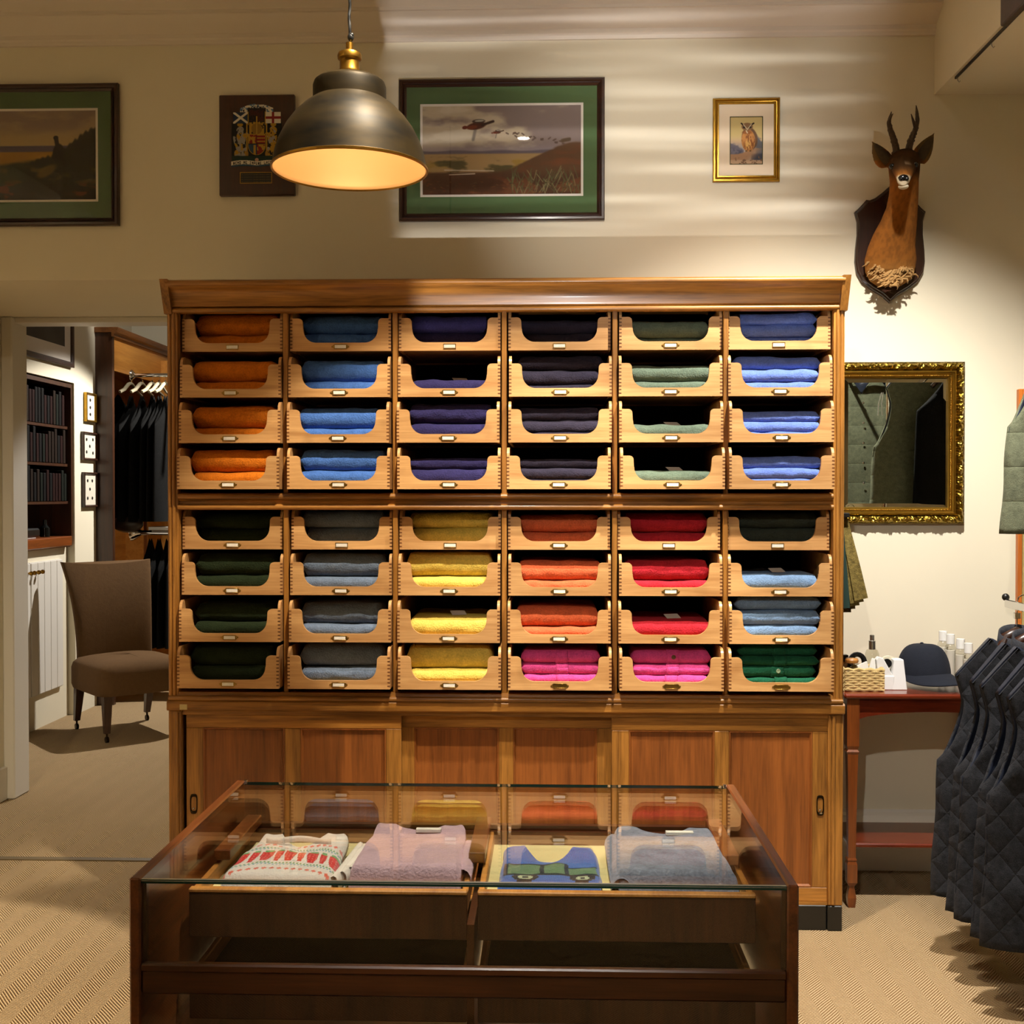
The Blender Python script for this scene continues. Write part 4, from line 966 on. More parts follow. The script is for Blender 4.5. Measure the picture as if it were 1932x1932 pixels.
MB().frame([(0, 0), (0, .002), (.0022, .002), (.0022, 0)], q0 - pc[0], q1 - pc[0], qz0 - pc[2], qz1 - pc[2], -.022).build('name_plate_border', M['gold'], pq)
def engraved():
    m, N, L, b = mat('engraved_plate'); tc = N.new('ShaderNodeTexCoord'); s = N.new('ShaderNodeMapping'); s.inputs['Scale'].default_value = (180, 1, 1); L.new(tc.outputs['Object'], s.inputs[0])
    nz = N.new('ShaderNodeTexNoise'); nz.inputs['Scale'].default_value = 2; L.new(s.outputs[0], nz.inputs[0]); wv = N.new('ShaderNodeTexWave'); wv.bands_direction = 'Z'; wv.inputs['Scale'].default_value = 34; L.new(tc.outputs['Object'], wv.inputs[0])
    mu = N.new('ShaderNodeMath'); mu.operation = 'MULTIPLY'; L.new(nz.outputs[0], mu.inputs[0]); L.new(wv.outputs['Fac'], mu.inputs[1]); rp = N.new('ShaderNodeValToRGB'); rp.color_ramp.elements[0].position = .42; rp.color_ramp.elements[0].color = srgb(18, 18, 14); rp.color_ramp.elements[1].position = .55; rp.color_ramp.elements[1].color = srgb(96, 82, 46)
    L.new(mu.outputs[0], rp.inputs[0]); L.new(rp.outputs[0], b.inputs['Base Color']); b.inputs['Roughness'].default_value = .4; return m
MB().box(q0 + .002 - pc[0], q1 - .002 - pc[0], -.0232, -.0215, qz0 + .002 - pc[2], qz1 - .002 - pc[2]).build('name_plate', engraved(), pq)
# ================================================================== gilt mirror
ma, mbp = at(1597, 988, YW - .03), at(1822, 682, YW - .03)
mx1, mz0, mz1 = mbp.x, ma.z, mbp.z; mx0 = mx1 - .52
mc = ((mx0 + mx1) / 2, YW, (mz0 + mz1) / 2)
mr_ = thing('gilt_mirror', mc, 'rectangular wall mirror in an ornate carved gilt frame', 'mirror')
rect = (mx0 - mc[0], mx1 - mc[0], mz0 - mc[2], mz1 - mc[2])
MB().frame([(0, .002), (0, .022), (.002, .026), (.002, .002)], *rect, 0).build('outer_edge', M['gold2'], mr_)
MB().frame([(.034, .002), (.034, .030), (.037, .033), (.041, .033), (.043, .029), (.047, .028), (.050, .024), (.055, .023), (.058, .019), (.062, .018), (.062, .002)], *rect, 0).build('inner_frame', M['gold'], mr_, 25)
orn = MB()
def ornate(side):
    x0, x1, z0, z1 = rect; ln = (x1 - x0) if side in (0, 2) else (z1 - z0); n = int(ln / .0022); m = 13
    def fn(u, v):
        wdt = .002 + .032 * v; s = wdt + u * (ln - 2 * wdt); t = v
        base = .022 + .014 * math.sin(math.pi * min(1, t * 1.02)) ** .8
        ph = s / .095 * 2 * math.pi
        scroll = math.sin(ph + 3.5 * (t - .5)) * math.sin(t * math.pi)
        leaf = max(0, math.cos(ph * 3 + t * 7)) ** 2 * .6 + max(0, math.sin(ph * 2 - t * 9)) ** 3 * .8
        flower = max(0, 1 - math.hypot(((s / .095) % 1 - .5) * .095 / .012, (t - .5) * .032 / .012)) * (1.0 + .4 * math.cos(5 * math.atan2(t - .5, ((s / .095) % 1 - .5) * 3)))
        hh = base + .0055 * (scroll * .4 + leaf * math.sin(t * math.pi) + 1.3 * flower + (n1(s * 260, t * 7) - .5) * 1.1)
        if side == 0: return (x0 + s, -hh, z0 + wdt)
        if side == 2: return (x0 + s, -hh, z1 - wdt)
        if side == 1: return (x1 - wdt, -hh, z0 + s)
        return (x0 + wdt, -hh, z0 + s)
    MB().grid(fn, n, m).build('carved_moulding', M['gold2'], mr_, 50)
for s_ in range(4): ornate(s_)
bd = MB(); st_ = .0058
for k in range(int((rect[1] - rect[0] - .11) / st_)):
    for zz in (rect[2] + .0535, rect[3] - .0535): bd.ell((rect[0] + .055 + k * st_, -.025, zz), (.0026, .0026, .0026), 6, 4)
for k in range(int((rect[3] - rect[2] - .11) / st_)):
    for xx in (rect[0] + .0535, rect[1] - .0535): bd.ell((xx, -.025, rect[2] + .055 + k * st_), (.0026, .0026, .0026), 6, 4)
bo = bd.build('beading', M['gold'], mr_, 60); bo['kind'] = 'stuff'
g0, g1, h0, h1 = rect[0] + .06, rect[1] - .06, rect[2] + .06, rect[3] - .06; bv = .018
mm = MB(); mm.add([(g0 + bv, -.0105, h0 + bv), (g1 - bv, -.0105, h0 + bv), (g1 - bv, -.0105, h1 - bv), (g0 + bv, -.0105, h1 - bv), (g0, -.0085, h0), (g1, -.0085, h0), (g1, -.0085, h1), (g0, -.0085, h1)],
       [(0, 1, 2, 3), (4, 5, 1, 0), (5, 6, 2, 1), (6, 7, 3, 2), (7, 4, 0, 3)])
mm.build('mirror_glass', M['mirror'], mr_)
# ================================================================== roe deer head on a shield
dk = .00206
dc = at(1677, 475, YW)
deer = thing('deer_trophy', dc, 'mounted roe deer head with antlers on a dark wooden shield', 'deer head')
shp = [(0, -97), (14, -84), (34, -72), (52, -58), (62, -40), (65, -20), (64, 2), (61, 30), (61, 55), (66, 95 - 22), (58, 80), (49, 90), (44, 96), (38, 95), (28, 99), (16, 108), (0, 122)]
half = [(x * dk, (z) * dk) for x, z in shp]
poly = half + [(-x, z) for x, z in half[::-1][1:-1]]
def scaled(k): return [(x * k, (z - .02) * k + .02) for x, z in poly]
sm_ = MB(); lv_ = [(1.0, -.002), (1.0, -.014), (.985, -.018), (.955, -.020), (.94, -.024)]
for k, y in lv_: sm_.v += [(x, y, z) for x, z in scaled(k)]
n_ = len(poly)
for i in range(len(lv_) - 1): sm_.f += [(i * n_ + j, i * n_ + (j + 1) % n_, (i + 1) * n_ + (j + 1) % n_, (i + 1) * n_ + j) for j in range(n_)]
sm_.f += [tuple(range(n_)), tuple(range((len(lv_) - 1) * n_, len(lv_) * n_))]
sm_.build('shield', wood('shield_wood', srgb(34, 18, 9), srgb(58, 30, 15), 2, 1, .3, .3), deer, 30)
def D(px_, py_, out):  # pixel of the photo at a distance in front of the wall -> the trophy's own frame
    p = at(px_, py_, YW - out); return Vector((p.x - dc.x, -out, p.z - dc.z))
rings = [(1677, 541, .022, .042, .016), (1678, 530, .035, .075, .035), (1679, 512, .050, .094, .050), (1680, 490, .062, .098, .060), (1682, 465, .075, .088, .070), (1688, 440, .095, .078, .075), (1696, 415, .120, .066, .070),
         (1702, 390, .150, .056, .063), (1705, 365, .180, .052, .058), (1706, 342, .205, .051, .055), (1706, 322, .222, .055, .056), (1706, 305, .230, .057, .056), (1706, 292, .232, .048, .048), (1706, 284, .232, .028, .03)]
hb = MB(); nn = 24
for (x, y, o, rx, ry) in rings:
    c = D(x, y, o)
    hb.v += [(c.x + rx * math.cos(2 * math.pi * k / nn), c.y + ry * math.sin(2 * math.pi * k / nn), c.z) for k in range(nn)]
for i in range(len(rings) - 1): hb.f += [(i * nn + k, i * nn + (k + 1) % nn, (i + 1) * nn + (k + 1) % nn, (i + 1) * nn + k) for k in range(nn)]
hb.f += [tuple(range(nn))[::-1], tuple(range((len(rings) - 1) * nn, len(rings) * nn))]
# muzzle pointing at the room, slightly down
mz = [(1706, 308, .24, .050, .046), (1706, 316, .275, .044, .040), (1705.5, 325, .305, .034, .032), (1705, 333, .330, .027, .026), (1704.5, 340, .348, .023, .022), (1704.5, 343, .357, .015, .014)]
m0 = len(hb.v)
for (x, y, o, rx, rz_) in mz:
    c = D(x, y, o); hb.v += [(c.x + rx * math.cos(2 * math.pi * k / nn), c.y - .25 * rz_ * math.sin(2 * math.pi * k / nn), c.z + rz_ * math.sin(2 * math.pi * k / nn)) for k in range(nn)]
for i in range(len(mz) - 1): hb.f += [(m0 + i * nn + k, m0 + i * nn + (k + 1) % nn, m0 + (i + 1) * nn + (k + 1) % nn, m0 + (i + 1) * nn + k) for k in range(nn)]
hb.f += [tuple(range(m0, m0 + nn))[::-1], tuple(range(m0 + (len(mz) - 1) * nn, m0 + len(mz) * nn))]
for s, ex, ey in ((-1, 1680, 311), (1, 1730, 308)):    # brow ridges
    hb.ell(D(1706 + s * 16, 301, .262), (.020, .016, .008), 12, 8)
def ear(base, tip, wd, back):
    b_, t_ = D(*base), D(*tip); ax = (t_ - b_); ln = ax.length; ax.normalize(); face = Vector((0, -1, 0)); sd = ax.cross(face).normalized(); nr = sd.cross(ax).normalized()
    mb = MB()
    def sf(u, v, th):
        prof_ = math.sin(min(1, v * 1.06) ** .75 * math.pi) ** .75 if v < .95 else math.sin(min(1, .999) ** .75 * math.pi)
        wv = wd * (.35 * (1 - v) ** 3 + max(0.02, prof_)); x = (u - .5) * 2
        return b_ + ax * (v * ln) + sd * (x * wv) + nr * (wv * .55 * (x * x) * (1 if back else 1) * -1 + th)
    mb.grid(lambda u, v: sf(u, v, .004), 9, 14); k = len(mb.v); mb.grid(lambda u, v: sf(u, v, -.004), 9, 14)
    # close the rim
    e = []
    for j in range(13): e += [(j, j + 1, k + j + 1, k + j), (8 * 14 + j, k + 8 * 14 + j, k + 8 * 14 + j + 1, 8 * 14 + j + 1)]
    for i in range(8): e += [(i * 14, k + i * 14, k + (i + 1) * 14, (i + 1) * 14), (i * 14 + 13, (i + 1) * 14 + 13, k + (i + 1) * 14 + 13, k + i * 14 + 13)]
    mb.f += e
    return mb, sf
earL, sfL = ear((1680, 312, .225), (1644, 266, .215), .030, 0)
earR, sfR = ear((1732, 306, .225), (1763, 250, .215), .030, 1)
for e in (earL, earR): hb.add(e.v, e.f)
tmp = bpy.data.objects.new('tmp', hb.mesh('tmp', None)); COL.objects.link(tmp)
rm = tmp.modifiers.new('r', 'REMESH'); rm.mode = 'VOXEL'; rm.voxel_size = .0034
s1 = tmp.modifiers.new('s', 'SMOOTH'); s1.factor = .5; s1.iterations = 5
dg = bpy.context.evaluated_depsgraph_get(); me = bpy.data.meshes.new_from_object(tmp.evaluated_get(dg)); bpy.data.objects.remove(tmp); me.name = 'head_and_neck'
me.shade_smooth()
co = np.zeros(len(me.vertices) * 3); me.vertices.foreach_get('co', co); co = co.reshape(-1, 3)
cc = np.ones((len(co), 3)) * np.array([.58, .36, .14])
nzz = fbm(co[:, 0] * 60 + 9, co[:, 2] * 40 + 5, 2, 3)
hd = D(1706, 318, .26); zz = co[:, 2]; yy = -co[:, 1]; xx = co[:, 0] - hd.x
def cm(col, a): 
    a = np.clip(a, 0, 1)[:, None]; cc[:] = cc * (1 - a) + np.array(col) * a
cm((.42, .26, .11), sm(.3, .8, fbm(co[:, 0] * 130 + 9, co[:, 2] * 70 + 5, 2, 3)) * .55)
cm((.68, .50, .27), sm(D(0, 495, .05).z, D(0, 530, .05).z - .01, zz) * .6)
face = sm(hd.z - .05, hd.z + .0, zz) * sm(.20, .24, yy)
cm((.22, .15, .08), face * .8); cm((.12, .09, .06), sm(D(0, 306, .25).z, D(0, 296, .25).z, zz) * sm(.20, .23, yy) * (np.abs(xx) < .05))
cm((.52, .44, .34), sm(.30, .315, yy) * (np.abs(xx) < .014) * sm(D(0, 330, .3).z, D(0, 326, .3).z, zz) * sm(D(0, 316, .3).z, D(0, 320, .3).z, zz))
cm((.72, .66, .56), sm(.315, .335, yy) * sm(D(0, 344, .34).z, D(0, 350, .34).z, zz))
ee = (zz > D(0, 312, .22).z - .01) & (np.abs(xx) > .062) ; cm((.40, .32, .18), ee * .9)
me.materials.append(attrmat('roe_fur', rough=.9, spec=.15))
ca = me.color_attributes.new('Col', 'FLOAT_COLOR', 'POINT'); ca.data.foreach_set('color', np.concatenate([lin(cc), np.ones((len(cc), 1))], 1).astype(np.float32).ravel())
obj('head_and_neck', me, deer)
dn = plain('wet_black', srgb(14, 14, 14), .18)
c = D(1704.5, 336, .352); MB().ell(c, (.019, .013, .013), 16, 10).ell(c + Vector((-.010, -.006, -.004)), (.008, .007, .008), 10, 8).ell(c + Vector((.010, -.006, -.004)), (.008, .007, .008), 10, 8).build('nose', dn, deer, 80)
MB().ell(D(1704.5, 352, .338), (.019, .014, .010), 14, 8).build('chin', plain('white_chin_fur', srgb(196, 184, 160), .95), deer, 80)
for ex, ey in ((1681, 314), (1729, 311)): MB().ell(D(ex + (3 if ex < 1700 else -3), ey, .276), (.013, .012, .011), 14, 10).build('eye', dn, deer, 80)
inn = plain('inner_ear', srgb(72, 58, 36), .95, noise=.4, nscale=120)
for sf in (sfL, sfR):
    MB().grid(lambda u, v: sf(.22 + .56 * u, .10 + .72 * v, -.0085 if sf(.5, .5, 1).y > sf(.5, .5, -1).y else .0085), 7, 10).build('inner_ear', inn, deer, 80)
ant = plain('antler', srgb(72, 54, 34), .7, noise=.4, nscale=90, bump=.6)
def antler(pts, rs, tines):
    mb = MB(); P_ = [D(*p) for p in pts]; Q = []; RR = []
    for i in range(len(P_) - 1):
        for k in range(6):
            t = k / 6; Q.append(P_[i].lerp(P_[i + 1], t)); r_ = rs[i] * (1 - t) + rs[i + 1] * t; RR.append(r_ * (1 + .22 * (n1(len(Q) * 1.7, 4.2) - .3)))
    Q.append(P_[-1]); RR.append(rs[-1]); mb.tube(Q, RR, 9)
    for tp, tr in tines: mb.tube([D(*p) for p in tp], tr, 7)
    rr = random.Random(len(pts) + int(pts[0][0]))
    for i in range(4, int(len(Q) * .55)):
        for _ in range(3):
            a = rr.uniform(0, 6.28); mb.ell(Q[i] + Vector((math.cos(a), math.sin(a), 0)) * RR[i] * .9, (.003, .003, .004), 6, 4)
    a_ = Q[0]; 
    for k in range(12): a2_ = k / 12 * 6.283; mb.ell(a_ + Vector((math.cos(a2_) * .014, math.sin(a2_) * .014, .002)), (.006, .006, .006), 6, 4)
    mb.build('antler', ant, deer, 60)
antler([(1692, 290, .236), (1690, 276, .238), (1686, 262, .24), (1680, 245, .243), (1677, 232, .243), (1679, 222, .238), (1682, 211, .228)], [.013, .0125, .011, .009, .0075, .0055, .0018], [([(1678, 228, .243), (1681, 220, .252), (1685, 214, .258)], [.005, .004, .0012]), ([(1681, 243, .243), (1683, 236, .27)], [.005, .0015])])
antler([(1714, 289, .236), (1716, 275, .238), (1720, 261, .24), (1727, 245, .243), (1731, 228, .243), (1730, 213, .238), (1728.5, 199, .228)], [.013, .0125, .011, .009, .0075, .0055, .0016], [([(1727, 240, .243), (1723, 228, .255), (1719, 215, .262)], [.007, .005, .0014])])
fr = MB(); rs = random.Random(3)
for k in range(150):
    a = rs.uniform(0, 1); xx_ = 1640 + 76 * a; yy_ = 500 + 24 * math.sin(a * math.pi) + rs.uniform(-12, 14)
    p = D(xx_, yy_, .060 + .040 * math.sin(a * math.pi)); ln = rs.uniform(.014, .03); dr_ = rs.choice((-1, 1)) * rs.uniform(.2, 1.0); cu = rs.uniform(.008, .02)
    q = [p + Vector((dr_ * ln * t + cu * .4 * math.sin(t * 5 + k), -.010 - .006 * math.sin(t * 3), -ln * .55 * t + .004 * math.sin(t * 6 + k))) for t in (0, .25, .5, .75, 1, 1.2)]
    fr.tube(q, [.0030, .0045, .0045, .0035, .0022, .0006], 5)
fo = fr.build('chest_fringe', plain('pale_chest_fur', srgb(160, 122, 72), .95, noise=.35, nscale=60), deer, 80); fo['kind'] = 'stuff'
# ================================================================== console table
TX0, TX1, TYF, TYB, TTZ = 1.045, 1.66, 4.13, 4.545, .762
tb_ = thing('console_table', ((TX0 + TX1) / 2, (TYF + TYB) / 2, 0), 'polished mahogany console table with shaped legs and lower shelf against the wall', 'table')
tox, toy = (TX0 + TX1) / 2, (TYF + TYB) / 2
def tpart(name, mb, m, smooth=None):
    mb.v = [(x - tox, y - toy, z) for x, y, z in mb.v]; return mb.build(name, m, tb_, smooth)
tpart('table_top', MB().box(TX0 - .012, TX1 + .012, TYF - .012, TYB, TTZ - .018, TTZ, .006), M['mahog'])
ap = [(TX0 + .04, .744), (TX0 + .04, .668)] + [(TX0 + .04 + (TX1 - TX0 - .08) * u, .668 + .028 * math.sin(u * math.pi) ** .6) for u in [k / 16 for k in range(1, 16)]] + [(TX1 - .04, .668), (TX1 - .04, .744)]
tpart('apron', MB().prism(ap, 1, TYF + .012, TYF + .03), M['mahog'])
for x in (TX0 + .012, TX1 - .03): tpart('side_apron', MB().box(x, x + .018, TYF + .03, TYB - .03, .668, .744), M['mahog'])
def leg(x, y):
    mb = MB(); pr = [(0, .011), (.012, .013), (.035, .015), (.075, .009), (.082, .013), (.09, .0175), (.155, .0175), (.165, .014), (.17, .0165), (.178, .013), (.25, .0135), (.45, .016), (.545, .0185), (.555, .022), (.562, .017), (.575, .021), (.744, .022)]
    for z, r in pr: mb.v += [(x - r, y - r, z), (x + r, y - r, z), (x + r, y + r, z), (x - r, y + r, z)]
    for i in range(len(pr) - 1): mb.f += [(i * 4 + k, i * 4 + (k + 1) % 4, i * 4 + 4 + (k + 1) % 4, i * 4 + 4 + k) for k in range(4)]
    mb.f += [(3, 2, 1, 0), tuple(len(mb.v) - 4 + k for k in range(4))]
    tpart('leg', mb, M['mahogz'])
for x in (TX0 + .022, TX1 - .022):
    for y in (TYF + .022, TYB - .03): leg(x, y)
tpart('lower_shelf', MB().box(TX0 + .03, TX1 - .03, TYF + .075, TYB - .06, .193, .210, .005), M['mahog'])
# ---- things on the table
def on(px_, Y): return at(px_, 1300, Y).x
straw = plain('seagrass', srgb(206, 178, 120), .85, noise=.3, nscale=150, bump=.5)
bx = on(1628, 4.19)
bk = thing('seagrass_basket', (bx, 4.23, TTZ), 'small rectangular woven seagrass basket holding oddments on the mahogany table', 'basket')
bw, bd_ = .068, .055
for k in range(9):
    pts = []; n = 56; zc = .006 + k * .0088
    for i in range(n + 1):
        t = i / n * 4; s = int(t) % 4; f = t - int(t); e = .006
        p = [(-bw + 2 * bw * f, -bd_), (bw, -bd_ + 2 * bd_ * f), (bw - 2 * bw * f, bd_), (-bw, bd_ - 2 * bd_ * f)][s]
        wv = (.0018 if k < 8 else .003) * math.sin(i * math.pi * .5 + (k % 2) * math.pi)
        pts.append((p[0] * (1 + wv * 8), p[1] * (1 + wv * 8), zc + wv * .9))
    MB().tube(pts, .0062, 6).build('woven_row', straw, bk, 60)
MB().box(-bw + .004, bw - .004, -bd_ + .004, bd_ - .004, .0, .006).build('basket_base', straw, bk)
jr = thing('glass_jar', (bx - .032, 4.22, TTZ + .008), 'round glass jar with a wooden lid standing in the seagrass basket', 'jar')
MB().lathe([(.001, 0), (.028, 0), (.031, .01), (.031, .072), (.024, .085), (.018, .088)], 24).build('jar_body', pane('jar_glass', (.93, .94, .92, 1), 1.5), jr, 40)
MB().lathe([(.001, .002), (.027, .002), (.029, .010), (.029, .060), (.001, .066)], 20).build('contents', plain('jar_contents', srgb(206, 196, 178), .8), jr, 40)
MB().lathe([(.001, .086), (.018, .086), (.023, .09), (.024, .098), (.02, .104), (.001, .106)], 20).build('lid', M['tray'], jr, 40)
for k, (dx_, dy_, rx_, lab) in enumerate(((.022, -.02, .5, 'white paper packet leaning at the front of the seagrass basket'), (.04, .01, -.4, 'white paper packet standing behind the front packet in the seagrass basket'))):
    o = MB().box(-.024, .024, -.003, .003, 0, .088 + .008 * k, .001).build('paper_packet', plain('white_paper', srgb(232, 230, 224), .7), None, None, (bx + dx_, 4.22 + dy_, TTZ + .012)); o.rotation_euler = (-.12, .25 * (1 if k else -1), rx_); tag(o, lab, 'packet')
o = MB().tube([(.026 * math.cos(a), .0, .028 * math.sin(a)) for a in [R(-30 + 240 * k / 12) for k in range(13)]], [.007] * 13, 8, flat=1.6).build('cable_loop', M['black'], None, 60, (bx - .002, 4.262, TTZ + .092)); tag(o, 'black cable loop rising out of the back of the seagrass basket', 'cable')
br = thing('bristle_brush', (bx - .05, 4.27, TTZ + .008), 'brush with dark upright bristles standing in the back of the basket', 'brush')
MB().box(-.014, .014, -.011, .011, 0, .085, .003).build('brush_handle', M['tray'], br)
MB().box(-.016, .016, -.012, .012, .085, .11, .002).build('bristles', M['black'], br)
sp = thing('spray_bottle', (on(1645, 4.42), 4.42, TTZ), 'small clear spray bottle with a silver pump behind the basket', 'bottle')
MB().lathe([(.001, 0), (.024, 0), (.026, .006), (.026, .10), (.02, .115), (.012, .12)], 20).build('bottle_body', pane('bottle_glass', (.86, .86, .80, 1), 1.45), sp, 40)
MB().lathe([(.012, .118), (.013, .12), (.013, .15), (.009, .152), (.009, .172), (.001, .174)], 16).build('pump', plain('silver_pump', (.55, .55, .52, 1), .3, 1), sp, 40)
td = thing('tape_dispenser', (on(1684, 4.22), 4.24, TTZ), 'white plastic desk tape dispenser standing beside the seagrass basket', 'tape dispenser')
def taper(x0, x1, y0, y1, z0, z1, kx_, ky_, lean=0):
    mb = MB(); cx_, cy_ = (x0 + x1) / 2, (y0 + y1) / 2
    mb.add([(x0, y0, z0), (x1, y0, z0), (x1, y1, z0), (x0, y1, z0)] + [(cx_ + (x - cx_) * kx_ + lean, cy_ + (y - cy_) * ky_, z1) for x, y in ((x0, y0), (x1, y0), (x1, y1), (x0, y1))],
           [(3, 2, 1, 0), (4, 5, 6, 7), (0, 1, 5, 4), (1, 2, 6, 5), (2, 3, 7, 6), (3, 0, 4, 7)])
    return mb
def bev(o, w_=.003):
    b = o.modifiers.new('bevel', 'BEVEL'); b.width = w_; b.segments = 3; return o
bev(taper(-.006, .048, -.035, .035, 0, .108, .66, .6).build('body', M['white'], td))
bev(taper(-.052, .0, -.034, .034, 0, .050, .8, .9, .01).build('base', M['white'], td))
bev(MB().prism([(-.052, .028), (-.012, .016), (.0, .05), (-.034, .112), (-.052, .118), (-.06, .108)], 1, -.026, .0).build('arm', M['white'], td))
MB().lathe([(.013, -.008), (.034, -.008), (.034, .008), (.013, .008), (.013, -.008)], 28, (-.004, .018, .082), axis=1).build('tape_roll', plain('cream_tape', srgb(222, 214, 190), .5), td, 40)
MB().lathe([(.001, -.012), (.016, -.012), (.0165, -.006), (.001, -.006)], 24, (-.016, .002, .092), axis=1).build('hub', M['black'], td, 40)
# ---- navy cap
navy = wool('navy_cotton', srgb(34, 37, 46), .1, 400, .3, sheen=.2)
cp = thing('baseball_cap', (on(1748, 4.28), 4.31, TTZ + .006), 'dark navy cotton baseball cap lying on the mahogany table', 'cap', rz=R(22))
def crown(u, v):
    a = u * 2 * math.pi; t = v; r = math.cos(t * math.pi / 2) ** .62
    x = .092 * r * math.cos(a) * (1 + .05 * math.sin(t * 3)); y = .098 * r * math.sin(a)
    front = max(0, -math.sin(a)); z = .018 + .128 * math.sin(t * math.pi / 2) ** 1.05 + .012 * front * t * (1 - t) * 4
    seam = 1 - .012 * max(0, math.cos(6 * a)) ** 24
    return (x * seam, y * seam + .012 * t, z)
MB().grid(crown, 60, 16, wu=True).build('crown', navy, cp, 80).modifiers.new('t', 'SOLIDIFY').thickness = .002
def peak(u, v):
    a = R(190 + 160 * u); x, y = .093 * math.cos(a), .099 * math.sin(a) + .003; s = math.sin(u * math.pi) ** .6
    l = .082 * s * v; xx_ = x * (1 + .12 * v); return (xx_, y - l, max(.003, .050 - .026 * v * s - 2.6 * xx_ * xx_ * (.6 + .4 * v)))
MB().grid(peak, 30, 10).build('peak', navy, cp, 80).modifiers.new('t', 'SOLIDIFY').thickness = .004
MB().ell((0, .012, .147), (.007, .007, .005), 10, 6).build('top_button', navy, cp, 80)
MB().grid(lambda u, v: (.0935 * math.cos(R(185 + 170 * u)), .0995 * math.sin(R(185 + 170 * u)), .018 + .022 * v), 30, 3).build('sweatband', navy, cp, 80).modifiers.new('t', 'SOLIDIFY').thickness = .002
# ---- pale bottles
btm = pane('frosted_bottle', (.90, .90, .88, 1), 1.35, .15)
wl = plain('white_cap', srgb(236, 236, 232), .4); inn_ = plain('bottle_contents', srgb(226, 220, 208), .6)
for k, (p, Y, hgt, lab) in enumerate(((1779, 4.50, .178, 'tall clear bottle with white cap, against the wall behind the cap'), (1793, 4.47, .170, 'clear bottle with white cap, second along from the wall bottle'), (1812, 4.44, .156, 'clear bottle with white cap, third along from the wall bottle'), (1827, 4.40, .145, 'clear bottle with white cap beside the hanging quilted vests'))):
    b_ = thing('lotion_bottle', (at(p, 1250, Y).x, Y, TTZ), lab, 'bottle', 'pale bottles on the table')
    MB().lathe([(.001, 0), (.019, 0), (.020, .004), (.020, hgt - .05), (.016, hgt - .04), (.012, hgt - .036)], 20).build('bottle_body', btm, b_, 40)
    MB().lathe([(.001, .003), (.017, .003), (.0175, hgt - .06), (.001, hgt - .06)], 18).build('contents', inn_, b_, 40)
    MB().lathe([(.0125, hgt - .038), (.0155, hgt - .036), (.0155, hgt), (.001, hgt)], 18).build('bottle_cap', wl, b_, 40)
# ================================================================== tweed swatches hooked on the cabinet side
tweed = wool('olive_tweed', srgb(120, 104, 56), .75, 420, .7); tweed2 = wool('brown_tweed', srgb(88, 72, 38), .8, 380, .7); dgreen = plain('dark_green_cloth', srgb(16, 48, 40), .7)
sws = thing('tweed_swatches', (1.005, 4.12, 1.31), 'bunch of olive tweed and dark green cloth swatches hung on the cabinet side', 'fabric swatches')
def strip(name, x0, z0, x1, z1, wd0, wd1, th, m, y):
    a_ = Vector((x0, 0, z0)); b_ = Vector((x1, 0, z1)); ax = (b_ - a_).normalized(); sd = Vector((-ax.z, 0, ax.x))
    mb = MB()
    for k in range(9):
        t = k / 8; c = a_.lerp(b_, t); w_ = wd0 + (wd1 - wd0) * t; yy = y + .004 * math.sin(t * 5 + x0 * 90)
        for s, yo in ((-1, -th), (1, -th), (1, th), (-1, th)): mb.v.append(tuple(c + sd * s * w_ + Vector((0, yy + yo, 0))))
    for k in range(8): mb.f += [(k * 4 + j, k * 4 + (j + 1) % 4, k * 4 + 4 + (j + 1) % 4, k * 4 + 4 + j) for j in range(4)]
    mb.f += [(3, 2, 1, 0), (32, 33, 34, 35)]
    return mb.build(name, m, sws, 40)
zb = 0
for k in range(5): strip('swatch', .018 + .002 * k, .078, .082 - .013 * k, -.215 - .012 * k, .014, .024, .0022, tweed if k < 3 else tweed2, -.010 + .006 * k)
strip('swatch', .004, .078, .020, -.245, .012, .020, .004, dgreen, -.016)
strip('swatch', .0, .078, .006, -.20, .012, .018, .006, dgreen, .004)
MB().box(-.016, .036, -.03, .02, .072, .088, .002).build('header_bar', M['black'], sws)
MB().box(-.024, -.016, -.01, .01, .105, .125).build('hook_plate', M['brass'], sws)
MB().tube([(-.02, 0, .125), (-.006, -.002, .11), (.008, -.002, .09), (.012, 0, .084)], .0018, 6).build('cord_loop', plain('tan_cord', srgb(170, 128, 50), .6), sws, 60)
# ================================================================== garment rack with quilted vests
VS = 1.156
RX, RZ_ = 1.459, 1.119
UX, UZ = 1.705, 2.171; PX, PY = 1.93, 2.4
rack = thing('garment_rack', (PX, PY, 0), 'chrome two-tier garment rack at the right-hand wall', 'garment rack')
def rpart(name, mb, m, smooth=40):
    mb.v = [(x - PX, y - PY, z) for x, y, z in mb.v]; return mb.build(name, m, rack, smooth)
rpart('post', MB().lathe([(.018, 0), (.018, 2.25)], 16, (PX, PY, 0)).lathe([(.001, 0), (.16, 0), (.16, .012), (.001, .016)], 28, (PX, PY, 0)), M['chrome'])
rpart('lower_rail', MB().box(RX - .005, RX + .005, PY - .05, 3.78, RZ_ - .018, RZ_ + .008, .002), M['chrome'])
rpart('lower_arm', MB().box(RX, PX, PY - .01, PY + .01, RZ_ - .018, RZ_ + .008, .002), M['chrome'])
rpart('upper_rail', MB().box(UX - .005, UX + .005, PY - .05, 4.02, UZ - .018, UZ + .008, .002), M['chrome'])
rpart('upper_arm', MB().box(UX, PX, PY - .01, PY + .01, UZ - .018, UZ + .008, .002), M['chrome'])
rpart('rail_stop', MB().ell((RX, 3.782, RZ_ + .014), (.012, .012, .012), 12, 8), M['black'])
rpart('rail_stop', MB().ell((UX, 4.022, UZ + .014), (.012, .012, .012), 12, 8), M['black'])
charc = quilt_mat('charcoal_quilt', srgb(42, 43, 47), .6, 380, .085)
